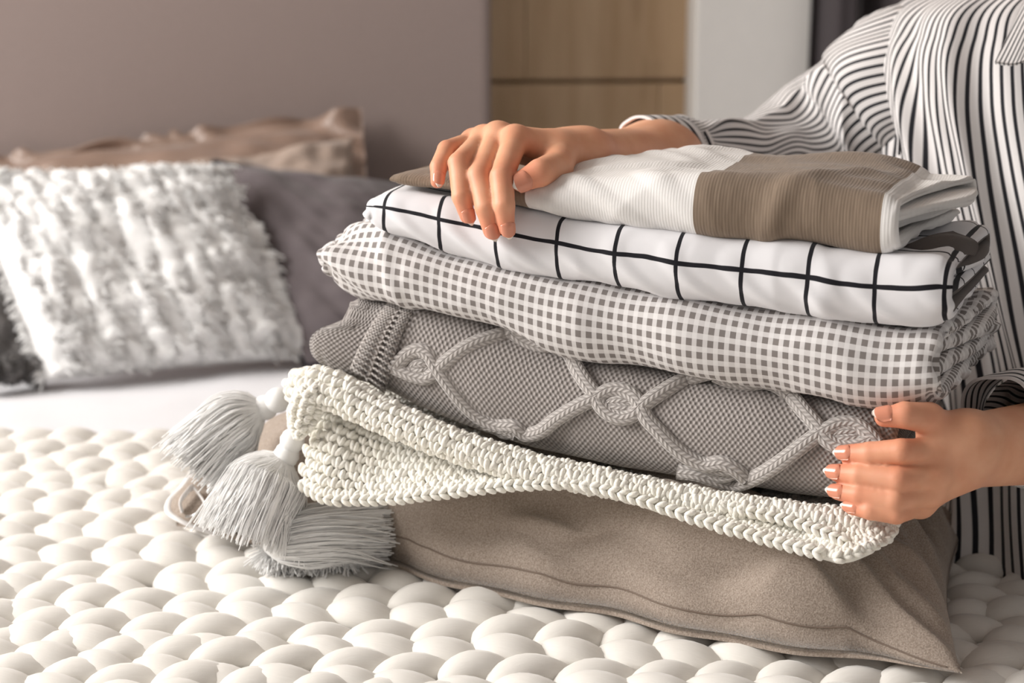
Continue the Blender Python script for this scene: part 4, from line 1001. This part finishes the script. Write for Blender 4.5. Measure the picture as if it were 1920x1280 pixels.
# trousers (seated, legs over the far side of the bed)
for s in (0, 1):
    pth = spline(np.array([[.60, 1.47-.16*s, .045], [.80, 1.44-.20*s, .055], [1.02, 1.40-.22*s, .05], [1.10, 1.39-.22*s, -.03], [1.12, 1.39-.22*s, -.25], [1.12, 1.39-.22*s, ZF+.06]]), 60)
    rr = np.interp(np.linspace(0, 1, 60), [0, .3, .5, .62, 1], [.085, .078, .066, .062, .050]); V, F, uv = tube(pth, rr, 24, up=np.array([0, 1., 0])); mk('trouser_leg', V, fixq(F), M['trouser'], per)
# shirt ---------------------------------------------------------------
nT, nZ = 620, 150
zk = [-.022, .03, .08, .20, .30, .355, .395, .425, .448, .470]
f_cx = herm(zk, [.575, .568, .560, .535, .522, .515, .512, .51, .51, .51]); f_cy = herm(zk, [1.395, 1.41, 1.425, 1.46, 1.485, 1.492, 1.498, 1.50, 1.50, 1.50])
f_hw = herm(zk, [.242, .222, .207, .196, .202, .200, .190, .166, .108, .066]); f_hd = herm(zk, [.222, .190, .170, .145, .132, .122, .110, .095, .078, .064])
zz = np.linspace(-.022, .47, nZ); ph = np.linspace(0, 2*PI, nT, endpoint=False)
PH, ZZ = np.meshgrid(ph, zz, indexing='ij')
nzA, nzB = SN(101, 16), SN(102, 16)
ne = 3.0; cc, ss = np.cos(PH), np.sin(PH)
rad = 1/(abs(cc)**ne+abs(ss)**ne)**(1/ne)
arc = np.r_[0, np.cumsum(np.hypot(np.diff(.19*rad[:, 0]*cc[:, 0]), np.diff(.135*rad[:, 0]*ss[:, 0])))]; per_ = arc[-1]+.002
# vertical folds that lean and branch
slant = PH*10+(ZZ-.2)*9+1.1*nzA(N3(PH*.6, ZZ*2.2))
amp = np.interp(ZZ, [-.02, .05, .2, .36, .44, .47], [.010, .009, .0065, .0050, .002, 0])
fold = amp*(np.sin(slant*1.45)+.45*np.sin(slant*3.1+1)+.5*nzB(N3(PH*1.7, ZZ*4)))
lat = amp*1.2*np.cos(slant*1.45)
X = f_cx(ZZ)+(f_hw(ZZ)+fold)*rad*cc-lat*ss*.6; Y = f_cy(ZZ)+(f_hd(ZZ)+fold)*rad*ss+lat*cc*.6
G = np.stack([X, Y, ZZ+.004*np.sin(PH*5)*(ZZ < .0)], -1)
uvt = np.stack([np.broadcast_to((arc/per_*150)[:, None], PH.shape), ZZ], -1)
G = np.concatenate([G, G[:1]], 0); uvt = np.concatenate([uvt, uvt[:1]+np.array([150, 0])], 0)
G2 = G-gnorm(G)*0+0; nrmT = gnorm(G)
shirt = mk('shirt', G, gridF(nT+1, nZ), M['stripe'], per, uvt); shirt['label'] = 'white shirt with thin dark stripes'
hem = spline(G[::4, 0], 200); V, F, uv = tube(hem, .0035, 8, caps=False, uvs=(0, 150)); mk('hem', V, F, M['stripe'], shirt, uv[:, ::-1])
def sleeve(ctr, nst, seed, wamp, name='sleeve', ridges=(), stretch=1.0):
    C = np.array([x[0] for x in ctr]); r = np.array([x[1] for x in ctr])
    n_ = 230; CR = spline(np.c_[C, r*.6], n_); P_ = CR[:, :3]; rr = CR[:, 3]/.6; m_ = 200
    T = np.gradient(P_, axis=0); T /= np.linalg.norm(T, axis=1)[:, None]
    A = np.cross(T, [0, 0, 1.]); A /= np.linalg.norm(A, axis=1)[:, None]; B_ = np.cross(A, T)
    al = np.r_[0, np.cumsum(np.linalg.norm(np.diff(P_, axis=0), axis=1))]
    a = np.linspace(0, 2*PI, m_+1); nzs = SN(seed, 16); nzt = SN(seed+9, 16)
    AA, LL = np.meshgrid(a, al, indexing='xy')
    q = N3(np.cos(AA)*.9, np.sin(AA)*.9, LL*11+.5*np.sin(AA+1))
    rid = 1-2*np.abs(np.tanh(1.2*nzs(q*.55))); d = wamp*(.9*rid+.5*nzt(q*1.1))
    d = d*np.clip(LL/.02, .2, 1)
    tw = .10*nzt(N3(np.cos(AA)*.5, np.sin(AA)*.5, LL*9))
    R_ = rr[:, None]+d
    G = P_[:, None]+R_[..., None]*(np.cos(AA+tw)[..., None]*A[:, None]+np.sin(AA+tw)[..., None]*B_[:, None])
    uv = np.stack([AA/(2*PI)*nst, LL], -1)
    return mk(name, G, gridF(n_, m_+1), M['stripe'], shirt, uv), G
sl1 = [(W(1262, 292, 1.405), .033), (W(1300, 296, 1.43), .036), (W(1345, 305, 1.46), .036), (W(1395, 312, 1.49), .042), (W(1470, 298, 1.52), .050), (W(1545, 262, 1.53), .056), (W(1620, 212, 1.52), .064), (W(1690, 160, 1.505), .067), (W(1745, 132, 1.53), .062), (W(1800, 125, 1.55), .050)]
sleeve(sl1, 54, 201, .0034)
sl2 = [(W(1915, 806, 1.190), .039), (W(1965, 815, 1.205), .043), (W(2060, 812, 1.25), .048), (EL2+np.array([-.03, -.004, .002]), .052), (EL2+np.array([.015, .012, .02]), .055), (EL2*.6+SH2*.4, .058), (EL2*.25+SH2*.75, .064), (SH2+np.array([-.02, 0, .01]), .062)]
sleeve(sl2, 54, 205, .0022)
def cuff(c0, c1, r0, r1, nst, tilt=np.zeros(3), seed=1):
    k = 26; m_ = 96; x = np.linspace(0, 1, k); T = nrm1(c1-c0); A = nrm1(np.cross(T, [0, 0, 1.])); B_ = np.cross(A, T); a = np.linspace(0, 2*PI, m_+1)
    nz_ = SN(seed, 10); rr = (r0+(r1-r0)*x)[:, None]+.0012*nz_(N3(np.cos(a)[None], np.sin(a)[None], x[:, None]))
    up_ = np.sin(a)[None]*(1-x)[:, None]
    G = (c0+(c1-c0)*x[:, None])[:, None]+rr[..., None]*(np.cos(a)[None, :, None]*A+np.sin(a)[None, :, None]*B_)+up_[..., None]*tilt
    uv = np.stack([np.broadcast_to((x*nst)[:, None], (k, m_+1)), np.broadcast_to(a[None], (k, m_+1))], -1)
    Gi = G-(rr*0+.0022)[..., None]*(np.cos(a)[None, :, None]*A+np.sin(a)[None, :, None]*B_)
    mb = MB(); mb.add(G, gridF(k, m_+1), uv); mb.add(Gi, gridF(k, m_+1)[:, ::-1], uv); e = np.arange(m_+1)
    lipv = np.concatenate([G[0], Gi[0]]); mb.add(lipv, np.stack([e[:-1], e[:-1]+m_+1, e[1:]+m_+1, e[1:]], 1), np.zeros((2*(m_+1), 2)))
    return mb.build('cuff', M['stripe'], shirt)
cuff(W(1212, 285, 1.375), W(1276, 294, 1.412), .0285, .0335, 5, tilt=np.array([-.010, 0, 0]), seed=5)
cuff(W(1885, 805, 1.180), W(1935, 796, 1.205), .0355, .041, 5, tilt=np.array([-.006, 0, .004]), seed=6)
# armhole seam and collar
V, F, uv = tube(spline(np.array([W(1676, 32, 1.47), W(1686, 110, 1.44), (W(1690, 200, 1.425)), W(1686, 290, 1.42)]), 60), .0012, 8); mk('armhole_seam', V, fixq(F), M['piping'], shirt)
col, _ = ribbon('collar', [[W(1950, -50, 1.385), W(1908, 30, 1.362), W(1866, 118, 1.345)], [W(1975, -45, 1.378), W(1938, 30, 1.355), W(1900, 121, 1.338)], [W(2010, -40, 1.378), W(1980, 30, 1.352), W(1948, 98, 1.338)]], 40, 40, M['stripe'], shirt, .003)
me = col.data; uvl = me.uv_layers[0].data
for l in uvl: l.uv = (l.uv[1]*11+l.uv[0]*1.5, l.uv[0])
